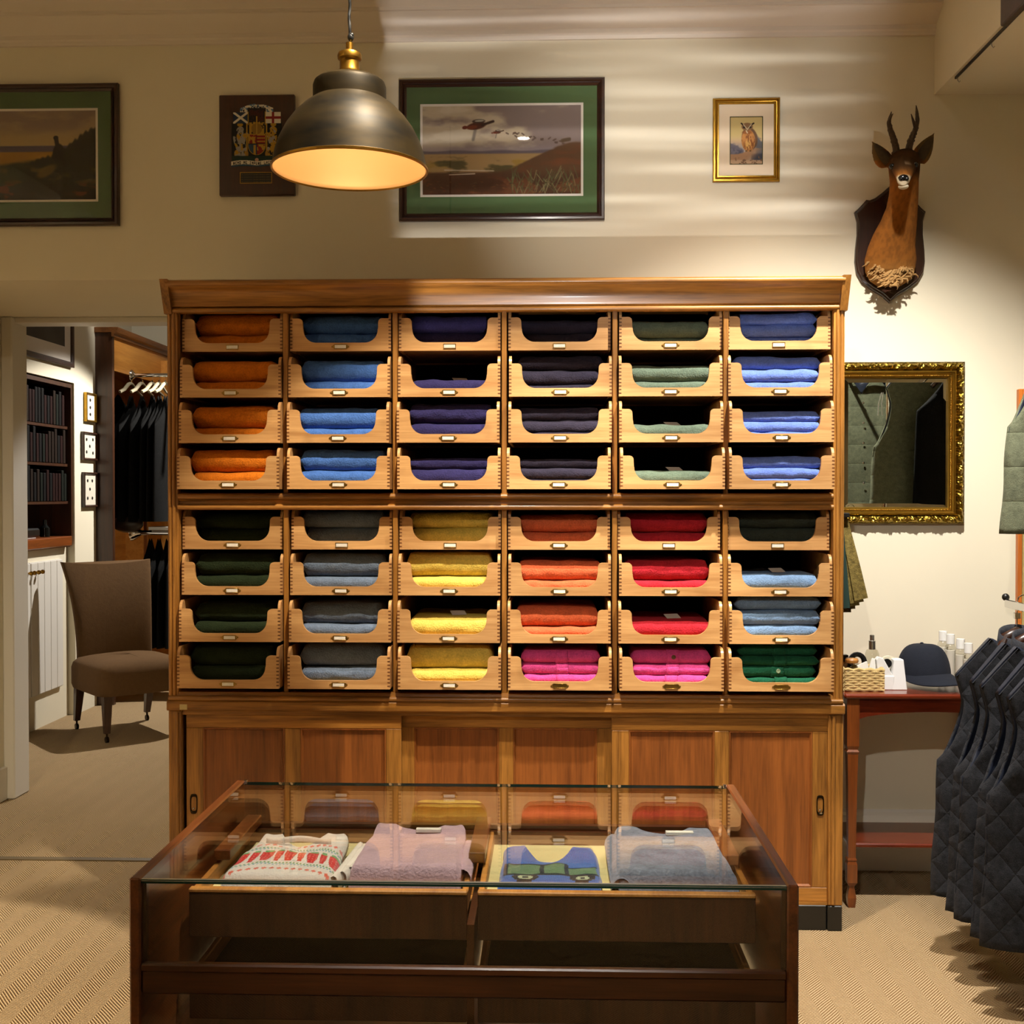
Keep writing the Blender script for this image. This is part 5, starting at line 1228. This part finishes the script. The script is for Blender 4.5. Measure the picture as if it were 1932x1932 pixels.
lining = plain('navy_lining', srgb(28, 34, 50), .5)
def vest_mesh(m, seed, lng=.735, hw=.205):
    """sleeveless quilted vest hanging from its shoulders; origin at the collar; x across, y depth, z down"""
    ns, nz_ = 33, 40; z_sh, z_tip, z_arm = -.03, -.135, -.365
    vs = []; fs = []
    def panel(sgn):
        k0 = len(vs)
        for j in range(nz_):
            v = j / (nz_ - 1)
            for i in range(ns):
                s = i / (ns - 1) * 2 - 1; as_ = abs(s)
                # top edge of this column: from the neck down the shoulder slope
                topx = .155 * as_
                zt = (z_sh - .02 * (1 - as_ / .42)) if as_ < .42 else z_sh + (z_tip - z_sh) * ((as_ - .42) / .58)
                zt -= .05 * max(0, 1 - as_ / .42) * (1.6 if sgn < 0 else .4)
                z = zt + (-lng - zt) * v ** 1.15
                if z > z_arm:      # armhole
                    q = (z - z_arm) / (z_tip - z_arm); q = min(max(q, 0), 1.15)
                    wx = hw * (1 - .34 * math.sin(min(q, 1) * math.pi * .55) ** .7) + (.155 - hw * .675) * max(0, q - .6) * 1.2
                    b = .036 * (1 - .5 * min(q, 1)); edge = .86 * min(1, q * 4)
                else:
                    q = (z_arm - z) / (lng + z_arm); wx = hw + .018 * q + .002 * math.sin(q * 9 + seed); b = .036 + .007 * q; edge = 0.0
                wx = wx if z < zt - 1e-6 or True else topx
                x = s * wx
                if v == 0: x = s * .158
                elif v < .15: t = v / .15; x = s * (.158 * (1 - t) + wx * t)
                prof = math.sqrt(max(0, 1 - as_ ** 2.6)); y = b * (prof * (1 - edge) + edge * (.75 + .25 * prof))
                if v == 0: y = .012 + .006 * (1 - as_)
                elif v < .15: t = v / .15; y = (.014) * (1 - t) + y * t
                y += (n1(x * 16 + seed, z * 13 + seed * 2) - .5) * .012 * min(1, v * 3) * (1 if as_ < .97 else 0)
                vs.append((x, sgn * y, z))
        for j in range(nz_ - 1):
            for i in range(ns - 1):
                q = [k0 + j * ns + i, k0 + j * ns + i + 1, k0 + (j + 1) * ns + i + 1, k0 + (j + 1) * ns + i]
                fs.append(q[::-1] if sgn < 0 else q)
        return k0
    panel(-1); panel(1)
    # shoulder seams
    h = ns * nz_
    for i in list(range(0, 9)) + list(range(ns - 10, ns - 1)):
        fs.append((i, h + i, h + i + 1, i + 1))
    mb = MB(); mb.v = [(x * VS, y * VS, z * VS) for x, y, z in vs]; mb.f = [tuple(f) for f in fs]
    me = mb.mesh('vest_body', m, 70, fix=False); return me
def make_hanger(x, y, z, label, group, hw=.105, m=None, lo=1.0):
    hg = thing('coat_hanger', (x, y, z), label, 'hanger', group)
    mb = MB(); pts = [(-hw, 0, -.205 * lo), (-hw * .6, 0, -.165 * lo), (-.03, 0, -.082 * lo), (0, 0, -.066 * lo), (.03, 0, -.082 * lo), (hw * .6, 0, -.165 * lo), (hw, 0, -.205 * lo)]
    mb.tube(pts, [.012, .013, .013, .014, .013, .013, .012], 8, flat=.7); mb.build('hanger_bar', m or M['darkwood'], hg, 60)
    MB().tube([(0, 0, -.066 * lo), (0, 0, .0)] + [(.016 - .016 * math.cos(R(a)), 0, .0 + .018 * math.sin(R(a)) + .012) for a in (-30, 0, 40, 80, 120, 160)], .0017, 6).build('hook', M['chrome'], hg, 60)
    MB().box(-.008, .008, -.006, .006, -.034, -.018, .001).build('size_clip', M['chrome'], hg)
    return hg
VSTS = []
for k in range(5):
    y = 3.69 - k * .102
    nth = ['at the wall end of the rack', 'second from the wall end of the rack', 'third from the wall end of the rack', 'fourth from the wall end of the rack', 'fifth from the wall end of the rack'][k]
    make_hanger(RX, y, RZ_ - .006, f'dark wooden hanger {nth}, lower rail', 'hangers on the lower rail').scale = (VS, VS, VS)
    v = thing('quilted_vest', (RX, y, RZ_ - .072), f'charcoal quilted wool vest {nth}, lower rail', 'vest', 'charcoal vests on the lower rail', rz=R((-6, 4, -3, 5, -2)[k]))
    body = obj('body', vest_mesh(charc, k * 3.1 + 1), v)
    body.data.materials.append(lining)
    s = body.modifiers.new('thick', 'SOLIDIFY'); s.thickness = .007; s.offset = -1; s.material_offset = 1; s.material_offset_rim = 0
    MB().grid(lambda u, w2: (.062 * math.cos(u * 6.283) * (1 - .12 * w2), .022 * math.sin(u * 6.283) + .002, -.070 + .055 * w2 + .022 * math.sin(u * 6.283) ** 1), 28, 4, wu=True).build('collar', wool('charcoal_wool', srgb(56, 57, 62), .5, 380, .5), v, 80).modifiers.new('t', 'SOLIDIFY').thickness = .005
# long dark coats further along, seen in the mirror
coatm = wool('black_wool', srgb(13, 13, 13), .3, 200, .4, sheen=0.0)
def coat_mesh(m, seed, lng, hw, th):
    nz_, n = 24, 28; mb = MB()
    def fn(u, v):
        a = u * 2 * math.pi; s = math.cos(a); t = v
        if t < .12: q = t / .12; z = -.02 - .12 * q ** .8; wx = .05 + (hw - .05) * q; ty = th * (.35 + .65 * q)
        else: q = (t - .12) / .88; z = -.14 - (lng - .14) * q; wx = hw * (1 + .12 * q); ty = th * (1 + .35 * q)
        f = 1 + .10 * math.sin(a * 5 + seed) * min(1, t * 2)
        zz = z - (.10 * abs(s) ** 1.5 if t < .12 else .10 * abs(s) ** 1.5 * (1 - q) ** 6)
        return (wx * s, ty * math.sin(a) * f, zz)
    mb.grid(fn, n, nz_, wu=True); return mb.mesh('coat_body', m, 80)
moss = quilt_mat('green_tweed_quilt', srgb(98, 102, 82), .35, 300, .11, True)
gv = thing('quilted_vest', (UX, 3.79, UZ - .072), 'sage green tweed vest with white ribbon ties on the upper rail', 'vest')
make_hanger(UX, 3.79, UZ - .006, 'dark wooden hanger holding the sage green vest', None).scale = (VS, VS, VS)
b = obj('body', vest_mesh(moss, 5.5, .66, .21), gv); b.data.materials.append(lining); s = b.modifiers.new('thick', 'SOLIDIFY'); s.thickness = .008; s.offset = -1; s.material_offset = 1; s.material_offset_rim = 0
for q in (0, .014): MB().tube([(-.19 + q * .5, -.05, -.17), (-.202 + q, -.055, -.22), (-.205 + q * 1.4, -.055, -.275)], .0022, 5).build('ribbon_tie', M['white'], gv, 60)
dgm = thing('dark_garment', (UX + .08, 3.93, UZ - .10), 'black garment hung behind the sage green vest on the upper rail', 'garment')
obj('body', coat_mesh(coatm, 3.3, .78, .17, .04), dgm)
make_hanger(UX + .08, 3.93, UZ - .03, 'dark wooden hanger holding the black garment on the upper rail', None)
gv2 = thing('quilted_vest', (1.80, 2.3, 2.19), 'sage green quilted vest hanging alone and facing the back wall', 'vest', rz=R(180))
b = obj('body', vest_mesh(moss, 9.1, .72, .20), gv2); b.data.materials.append(lining); s = b.modifiers.new('thick', 'SOLIDIFY'); s.thickness = .008; s.offset = -1; s.material_offset = 1; s.material_offset_rim = 0
for k in range(5): MB().ell((.0, -.056 - .004 * k, -.2 - .115 * k), (.007, .004, .007), 8, 6).build('press_stud', M['chrome'], gv2, 60)
make_hanger(1.80, 2.3, 2.248, 'dark wooden hanger holding the lone sage green vest', None)
crail = MB().tube([(2.12, .3, 2.30), (2.12, 2.95, 2.30)], .013, 10).build('wall_rail', M['chrome'], None, 60); tag(crail, 'chrome hanging rail on the right-hand wall holding dark coats', 'rail')
for k in range(13):
    o = thing('dark_coat', (2.12, .42 + k * .2, 2.28), 'long black wool coat hanging on the wall rail', 'coat', 'black coats on the wall rail')
    obj('body', coat_mesh(coatm, k * 2.2, 1.25, .15, .055), o)
# ================================================================== screen behind the rack, bulkhead frame and track
scn = thing('fabric_screen', (1.98, 4.36, 0), 'wood-framed olive fabric screen standing behind the garment rack', 'screen')
sx_ = at(1918, 1080, 4.36).x - 1.98
orange = wood('orange_pine', srgb(166, 84, 24), srgb(206, 120, 48), 2, 1, .4)
MB().box(sx_, sx_ + .016, -.012, .012, 0, 1.85, .002).build('post', orange, scn); MB().box(.27, .29, -.012, .012, 0, 1.85, .002).build('post', orange, scn)
MB().box(sx_ + .016, .27, -.012, .012, 1.83, 1.85).build('top_bar', orange, scn); MB().box(sx_ + .016, .27, -.004, .004, .06, 1.83).build('fabric_panel', plain('olive_fabric', srgb(170, 152, 96), .9, noise=.1, nscale=80), scn)
trk = thing('ceiling_track', (at(1803, 172, 4.38).x, 3.4, 3.005), 'thin black ceiling track with small hooks under the bulkhead', 'track')
tl = trk.location
MB().box(-.004, .004, -1.7, .98, -.010, -.0005, .001).build('track_bar', M['black'], trk)
for k in range(4): MB().tube([(0, .96 - k * .33, -.010), (.0, .958 - k * .33, -.022), (.004, .955 - k * .33, -.03), (.009, .955 - k * .33, -.025)], .0018, 6).build('hook', M['chrome'], trk, 60)
fx = at(1872, 50, 3.85)
MBf = thing('dark_wall_frame', (1.482, 3.55, 3.2), 'dark wooden picture frame mounted on the bulkhead face', 'picture')
MB().box(-.026, -.001, -.45, at(1872, 48, 3.85).y - 3.55, at(1872, 48, 3.85).z - 3.2 - .005, .2, .004).build('frame', M['darkwood'], MBf)
MB().box(-.0285, -.026, -.41, .25, -.11, .16).build('picture_panel', plain('dark_print', srgb(60, 44, 30), .6, noise=.4, nscale=8), MBf)
# ================================================================== back room: upholstered chair
suede = wool('brown_suede', srgb(94, 70, 45), .10, 240, .25, sheen=.25)
ch = thing('upholstered_chair', (-2.60, 7.10, 0), 'brown suede slipper chair with a flared high back and castor legs', 'chair', rz=R(41))
def seat(u, v):
    a = u * 2 * math.pi; e = .28
    sg = lambda t: math.copysign(abs(t) ** e, t)
    x, y = .275 * sg(math.cos(a)), .285 * sg(math.sin(a))
    lv = [(.0, .268), (.85, .268), (1.0, .275), (1.03, .30), (1.03, .40), (1.0, .43), (.9, .452), (.6, .468), (0, .475)][int(round(v * 8))]
    return (x * lv[0], y * lv[0] - .01, lv[1] + .010 * (1 if lv[0] < .95 and lv[1] > .4 else 0) * math.cos(x * 4))
MB().grid(seat, 56, 9, wu=True).build('seat', suede, ch, 60)
def back(u, v):
    # closed slab: u round the section, v up
    t = v; w_ = .235 + .052 * t ** 2.2; th = .040 * (1 - .25 * t); a = u * 2 * math.pi; e = .45
    sg = lambda q: math.copysign(abs(q) ** e, q)
    x = w_ * sg(math.cos(a)); yb = .225 + .02 * t + .13 * t ** 2.6; z = .40 + .62 * t + .02 * (x / .28) ** 2 * t
    y = yb + th * sg(math.sin(a)) - .035 * (1 - (x / w_) ** 2) * -.6 * (1 - t)
    return (x, y, z)
bb = MB().grid(back, 40, 18, wu=True); bb.f += [tuple(i * 18 for i in range(40)), tuple(i * 18 + 17 for i in range(39, -1, -1))]
bb.build('backrest', suede, ch, 60)
for x in (-.225, .225):
    for y, ln in ((-.245, 0), (.225, .05)):
        mb = MB()
        for z, r, sh in ((.055, .016, ln), (.16, .021, ln * .5), (.275, .026, 0)): mb.v += [(x - r, y + sh - r, z), (x + r, y + sh - r, z), (x + r, y + sh + r, z), (x - r, y + sh + r, z)]
        for i in range(2): mb.f += [(i * 4 + k, i * 4 + (k + 1) % 4, i * 4 + 4 + (k + 1) % 4, i * 4 + 4 + k) for k in range(4)]
        mb.f += [(3, 2, 1, 0), (8, 9, 10, 11)]; lg = mb.build('leg', M['stile'], ch)
        MB().lathe([(.001, -.008), (.018, -.008), (.018, .008), (.001, .008)], 16, (x, y + ln, .018), axis=0).lathe([(.006, .02), (.006, .056)], 10, (x, y + ln, 0)).build('castor', M['bronze'], lg, 40)
# ---- white base cupboard with plank doors and wooden counter
bc = thing('base_cupboard', (-3.36, 6.85, 0), 'white painted base cupboard with plank doors and brass knobs', 'cupboard')
ox, oy = -3.36, 6.85
def bpart(name, mb, m, par=None, smooth=None):
    mb.v = [(x - ox, y - oy, z) for x, y, z in mb.v]; return mb.build(name, m, par or bc, smooth)
cw = M['trimw']
bpart('body', MB().box(-3.515, -3.20, 6.16, 7.62, .0, 1.12), M['wall'])
for d0, d1, kn in ((6.48, 7.025, (6.955, 7.0)), (7.035, 7.50, (7.06, 7.115))):
    dd = obj('cupboard_door', MB().box(-3.20 - ox, -3.185 - ox, d0 - oy, d1 - oy, .215, 1.045).mesh('cupboard_door', cw), bc)
    n = 5
    for k in range(n):
        bpart('plank', MB().box(-3.185, -3.176, d0 + (d1 - d0) * k / n + .002, d0 + (d1 - d0) * (k + 1) / n - .002, .22, 1.04, .002), cw, dd)
    for y in kn: bpart('knob', MB().lathe([(.001, -3.128), (.010, -3.130), (.014, -3.138), (.012, -3.148), (.005, -3.154), (.005, -3.177)], 16, (0, y, .985), axis=0), M['brass'], dd, 40)
ct = MB().box(-3.515, -3.155, 6.155, 7.60, 1.125, 1.19, .006).box(-3.515, -3.165, 6.155, 7.595, 1.12, 1.128).build('wooden_counter', wood('counter_wood', srgb(96, 46, 18), srgb(146, 76, 30), 1, 1, .3, .3)); tag(ct, 'brown wooden counter top on the white base cupboard', 'counter')
# ---- dark bookcase in the recess above the counter
bcz = thing('bookcase', (-3.4, 6.89, 1.19), 'dark wooden bookcase set in the wall recess above the counter', 'bookcase')
def zpart(name, q): return MB().box(q[0] + 3.4, q[1] + 3.4, q[2] - 6.89, q[3] - 6.89, q[4] - 1.19, q[5] - 1.19).build(name, M['stile'], bcz)
zpart('back', (-3.515, -3.505, 6.16, 7.62, 1.19, 2.19)); zpart('side', (-3.505, -3.16, 6.16, 6.18, 1.19, 2.19)); zpart('side', (-3.505, -3.16, 7.60, 7.62, 1.19, 2.19)); zpart('top', (-3.505, -3.16, 6.18, 7.60, 2.165, 2.19))
bkm = [plain('leather_' + n, srgb(*c), .85, spec=.12) for n, c in (('oxblood', (34, 13, 9)), ('brown', (32, 21, 13)), ('black', (17, 15, 14)), ('green', (18, 22, 16)))]
rs = random.Random(9); bms = [MB().box(-.07, .07, 0, .034, 0, .18 + .02 * (k % 3), .003).mesh('old_book', bkm[k % 4]) for k in range(8)]
for r, z in enumerate((1.42, 1.665, 1.91)):
    zpart('shelf', (-3.505, -3.18, 6.18, 7.60, z - .018, z))
    y = 6.55
    while y < 7.54:
        q = rs.randrange(8); o = obj('old_book', bms[q], None, (-3.245, y, z)); tag(o, f"{('oxblood', 'brown', 'black', 'dark green')[q % 4]} leather-bound book on the {('lowest', 'middle', 'highest')[r]} bookcase shelf, {('shorter', 'medium height', 'tallest')[q % 3]}", 'book', f"{('shorter', 'medium height', 'tallest')[q % 3]} {('oxblood', 'brown', 'black', 'dark green')[q % 4]} books on the {('lowest', 'middle', 'highest')[r]} shelf"); y += .041 + rs.random() * .006
# things on the counter
dsk = MB().box(-.09, .09, -.12, .12, 0, .006, .001).build('paper_sheet', M['white'], None, None, (-3.30, 7.06, 1.1905)); tag(dsk, 'white sheet of paper lying on the wooden counter', 'paper')
ks = thing('glass_bottle', (-3.25, 7.40, 1.19), 'dark glass bottle standing at the end of the counter', 'bottle')
MB().lathe([(.001, 0), (.03, 0), (.03, .06), (.012, .08), (.012, .11), (.001, .112)], 18).build('bottle_body', plain('dark_glass', srgb(18, 22, 22), .1), ks, 40)
bs = MB().box(-.1, .1, -.12, .12, 0, .055, .01).build('dark_case', M['black'], None, None, (-3.30, 7.10, 1.1975)); tag(bs, 'low black case resting on paper at the counter back', 'case')
# ---- pictures on the side wall
def side_pic(label, y0, y1, z0, z1, fw, cols, fm, spots, name='small_picture', group=None, mount=.0):
    c = (-3.15, (y0 + y1) / 2, (z0 + z1) / 2); t = thing(name, c, label, 'picture', group)
    hy, hz = (y1 - y0) / 2, (z1 - z0) / 2
    mb = MB().frame([(0, .001), (0, .022), (.003, .025), (fw * .6, .024), (fw, .016), (fw, .001)], -hy, hy, -hz, hz, 0)
    mb.v = [(-y, x, z) for x, y, z in mb.v]; mb.build('frame', fm, t, 30)
    MB().box(.001, .012, -hy + fw * .7, hy - fw * .7, -hz + fw * .7, hz - fw * .7).build('picture_sheet', cols, t)
    if spots:
        for (u, v) in spots: MB().ell((.0125, (u - .5) * 2 * (hy - fw), (v - .5) * 2 * (hz - fw)), (.001, .014, .012), 8, 4).build('mounted_insect', M['black'], t, 60)
    else:
        MB().box(.012, .0125, -hy + fw + mount, hy - fw - mount, -hz + fw + mount, hz - fw - mount).build('print', plain('dim_print', srgb(70, 66, 60), .7, noise=.4, nscale=6), t)
    return t
bug = plain('specimen_card', srgb(214, 206, 190), .8)
def sidey(p): return -3.15 / ((p - 1038) / F)
side_pic('small gilt-framed insect specimen picture, highest of three beside the wardrobe', sidey(148) , sidey(167), at(150, 795, 7.8).z, at(150, 740, 7.8).z, .014, bug, M['gold'], [(.5, .8), (.5, .5), (.5, .22)], group='specimen pictures')
side_pic('small square insect specimen picture, middle of three beside the wardrobe', sidey(142), sidey(170), at(150, 868, 7.8).z, at(150, 815, 7.8).z, .016, bug, M['darkwood'], [(.25, .78), (.75, .8), (.5, .5), (.25, .25), (.75, .22)], group='specimen pictures')
side_pic('small tall insect specimen picture, lowest of three beside the wardrobe', sidey(143), sidey(169), at(150, 957, 7.8).z, at(150, 891, 7.8).z, .016, bug, M['darkwood'], [(.3, .8), (.7, .8), (.5, .52), (.3, .22), (.7, .22)], group='specimen pictures')
side_pic('large dark-framed print in a white mount above the bookcase', 6.72, sidey(124), 2.295, 2.95, .035, M['white_mount'], M['darkwood'], None, 'large_picture', mount=.09)
fp = thing('far_picture', (at(245, 560, 9.97).x, 9.985, 3.02), 'gilt-framed picture high on the far wall of the back room', 'picture')
MB().frame([(0, .001), (0, .025), (.03, .02), (.03, .001)], -.22, .22, -.02 - (3.02 - at(245, 604, 9.97).z) + .02, .25, 0).build('frame', M['gold'], fp); MB().box(-.2, .2, -.008, -.001, -.05, .23).build('print', plain('dim_green_print', srgb(90, 96, 70), .8), fp)
# ---- wardrobe bay with dark garments
wr = thing('wardrobe_bay', (-3.3, 8.7, 0), 'open oak hanging bay with dark end panel and moulded top in the back room', 'wardrobe')
def wpart(name, mb, m, smooth=None):
    mb.v = [(x + 3.3, y - 8.7, z) for x, y, z in mb.v]; return mb.build(name, m, wr, smooth)
wt = at(205, 622, 8.0).z
wpart('end_panel', MB().box(-3.61, -3.03, 7.99, 8.03, 0, wt - .02, .003), M['stile'])
wpart('back_panel', MB().box(-3.61, -3.60, 8.03, 9.8, 0, wt - .02), M['maple'])
wpart('far_end_panel', MB().box(-3.61, -3.03, 9.78, 9.8, 0, wt - .02), M['maple'])
wpart('fascia', MB().box(-3.05, -3.03, 8.03, 9.8, wt - .28, wt - .02), M['maple'])
cr_ = [(-3.03, wt - .05), (-3.015, wt - .05), (-3.012, wt - .03), (-2.995, wt - .02), (-2.985, wt), (-2.985, wt + .015), (-3.61, wt + .015), (-3.61, wt - .02), (-3.03, wt - .02)]
mb = MB(); mb.prism(cr_, 1, 7.975, 9.82); wpart('crown_moulding', mb, wood('crown_wood', srgb(92, 54, 24), srgb(134, 84, 40), 1, 1, .4), 30)
wpart('backing_board', MB().box(-3.03, -2.2, 9.0, 9.02, .9, wt - .1), M['maple'])
z1_ = at(260, 708, 8.35).z; z2_ = at(260, 1005, 8.35).z
wpart('upper_rail', MB().tube([(-3.03, 8.35, z1_), (-2.25, 8.35, z1_)], .014, 12).lathe([(.001, -3.03), (.04, -3.03), (.04, -3.02), (.016, -3.0)], 18, (0, 8.35, z1_), axis=0), M['chrome'], 50)
wpart('lower_rail', MB().tube([(-3.03, 8.35, z2_), (-2.25, 8.35, z2_)], .018, 12).lathe([(.001, -3.03), (.06, -3.03), (.055, -3.01), (.02, -2.96)], 18, (0, 8.35, z2_), axis=0), M['chrome'], 50)
wpart('rail_upright', MB().box(at(272, 1000, 8.4).x, at(278, 1000, 8.4).x, 8.39, 8.41, .9, at(272, 975, 8.4).z), orange)
wpart('white_shelf', MB().box(at(282, 1000, 8.3).x, -2.2, 8.28, 8.5, at(282, 1000, 8.3).z, at(282, 994, 8.3).z), M['white'])
hm = plain('pale_hanger_wood', srgb(160, 150, 124), .5)
for k, p in enumerate((247, 268, 288, 301, 313)):
    xg = at(p, 740, 8.35).x; nth = ['nearest the wardrobe end panel', 'second from the wardrobe end panel', 'third from the wardrobe end panel', 'fourth from the wardrobe end panel', 'fifth from the wardrobe end panel'][k]
    make_hanger(xg, 8.35, z1_ - .02, f'pale wooden hanger {nth}', 'pale hangers on the wardrobe rail', .16, hm, .55).rotation_euler.z = R(82)
    o = thing('dark_garment', (xg, 8.35, z1_ - .125), f'long black garment hanging {nth}', 'garment', 'black garments on the wardrobe rail', rz=R(82))
    obj('body', coat_mesh(coatm, k * 1.7, .93, .18, .026), o)
o = thing('dark_garment', (at(222, 740, 8.55).x, 8.56, z1_ - .10), 'broad black garment hanging behind the wardrobe rail', 'garment', rz=R(10)); obj('body', coat_mesh(coatm, 4.4, .95, .2, .05), o)
for k in range(4):
    o = thing('dark_trousers', (at(284 + 16 * k, 1000, 8.35).x, 8.35, z2_ - .02), 'pair of black trousers folded over the lower wardrobe rail', 'trousers', 'black trousers on the lower rail', rz=R(84)); obj('body', coat_mesh(coatm, k * 2.1, .8, .16, .024), o)
bag = thing('leather_bag', (at(238, 1000, 8.22).x, 8.25, z2_ + .02), 'dark brown rounded leather bag on the lower wardrobe rail', 'bag')
MB().ell((0, 0, .045), (.115, .05, .062), 20, 12).build('bag_body', plain('dark_leather', srgb(46, 36, 30), .35), bag, 80)
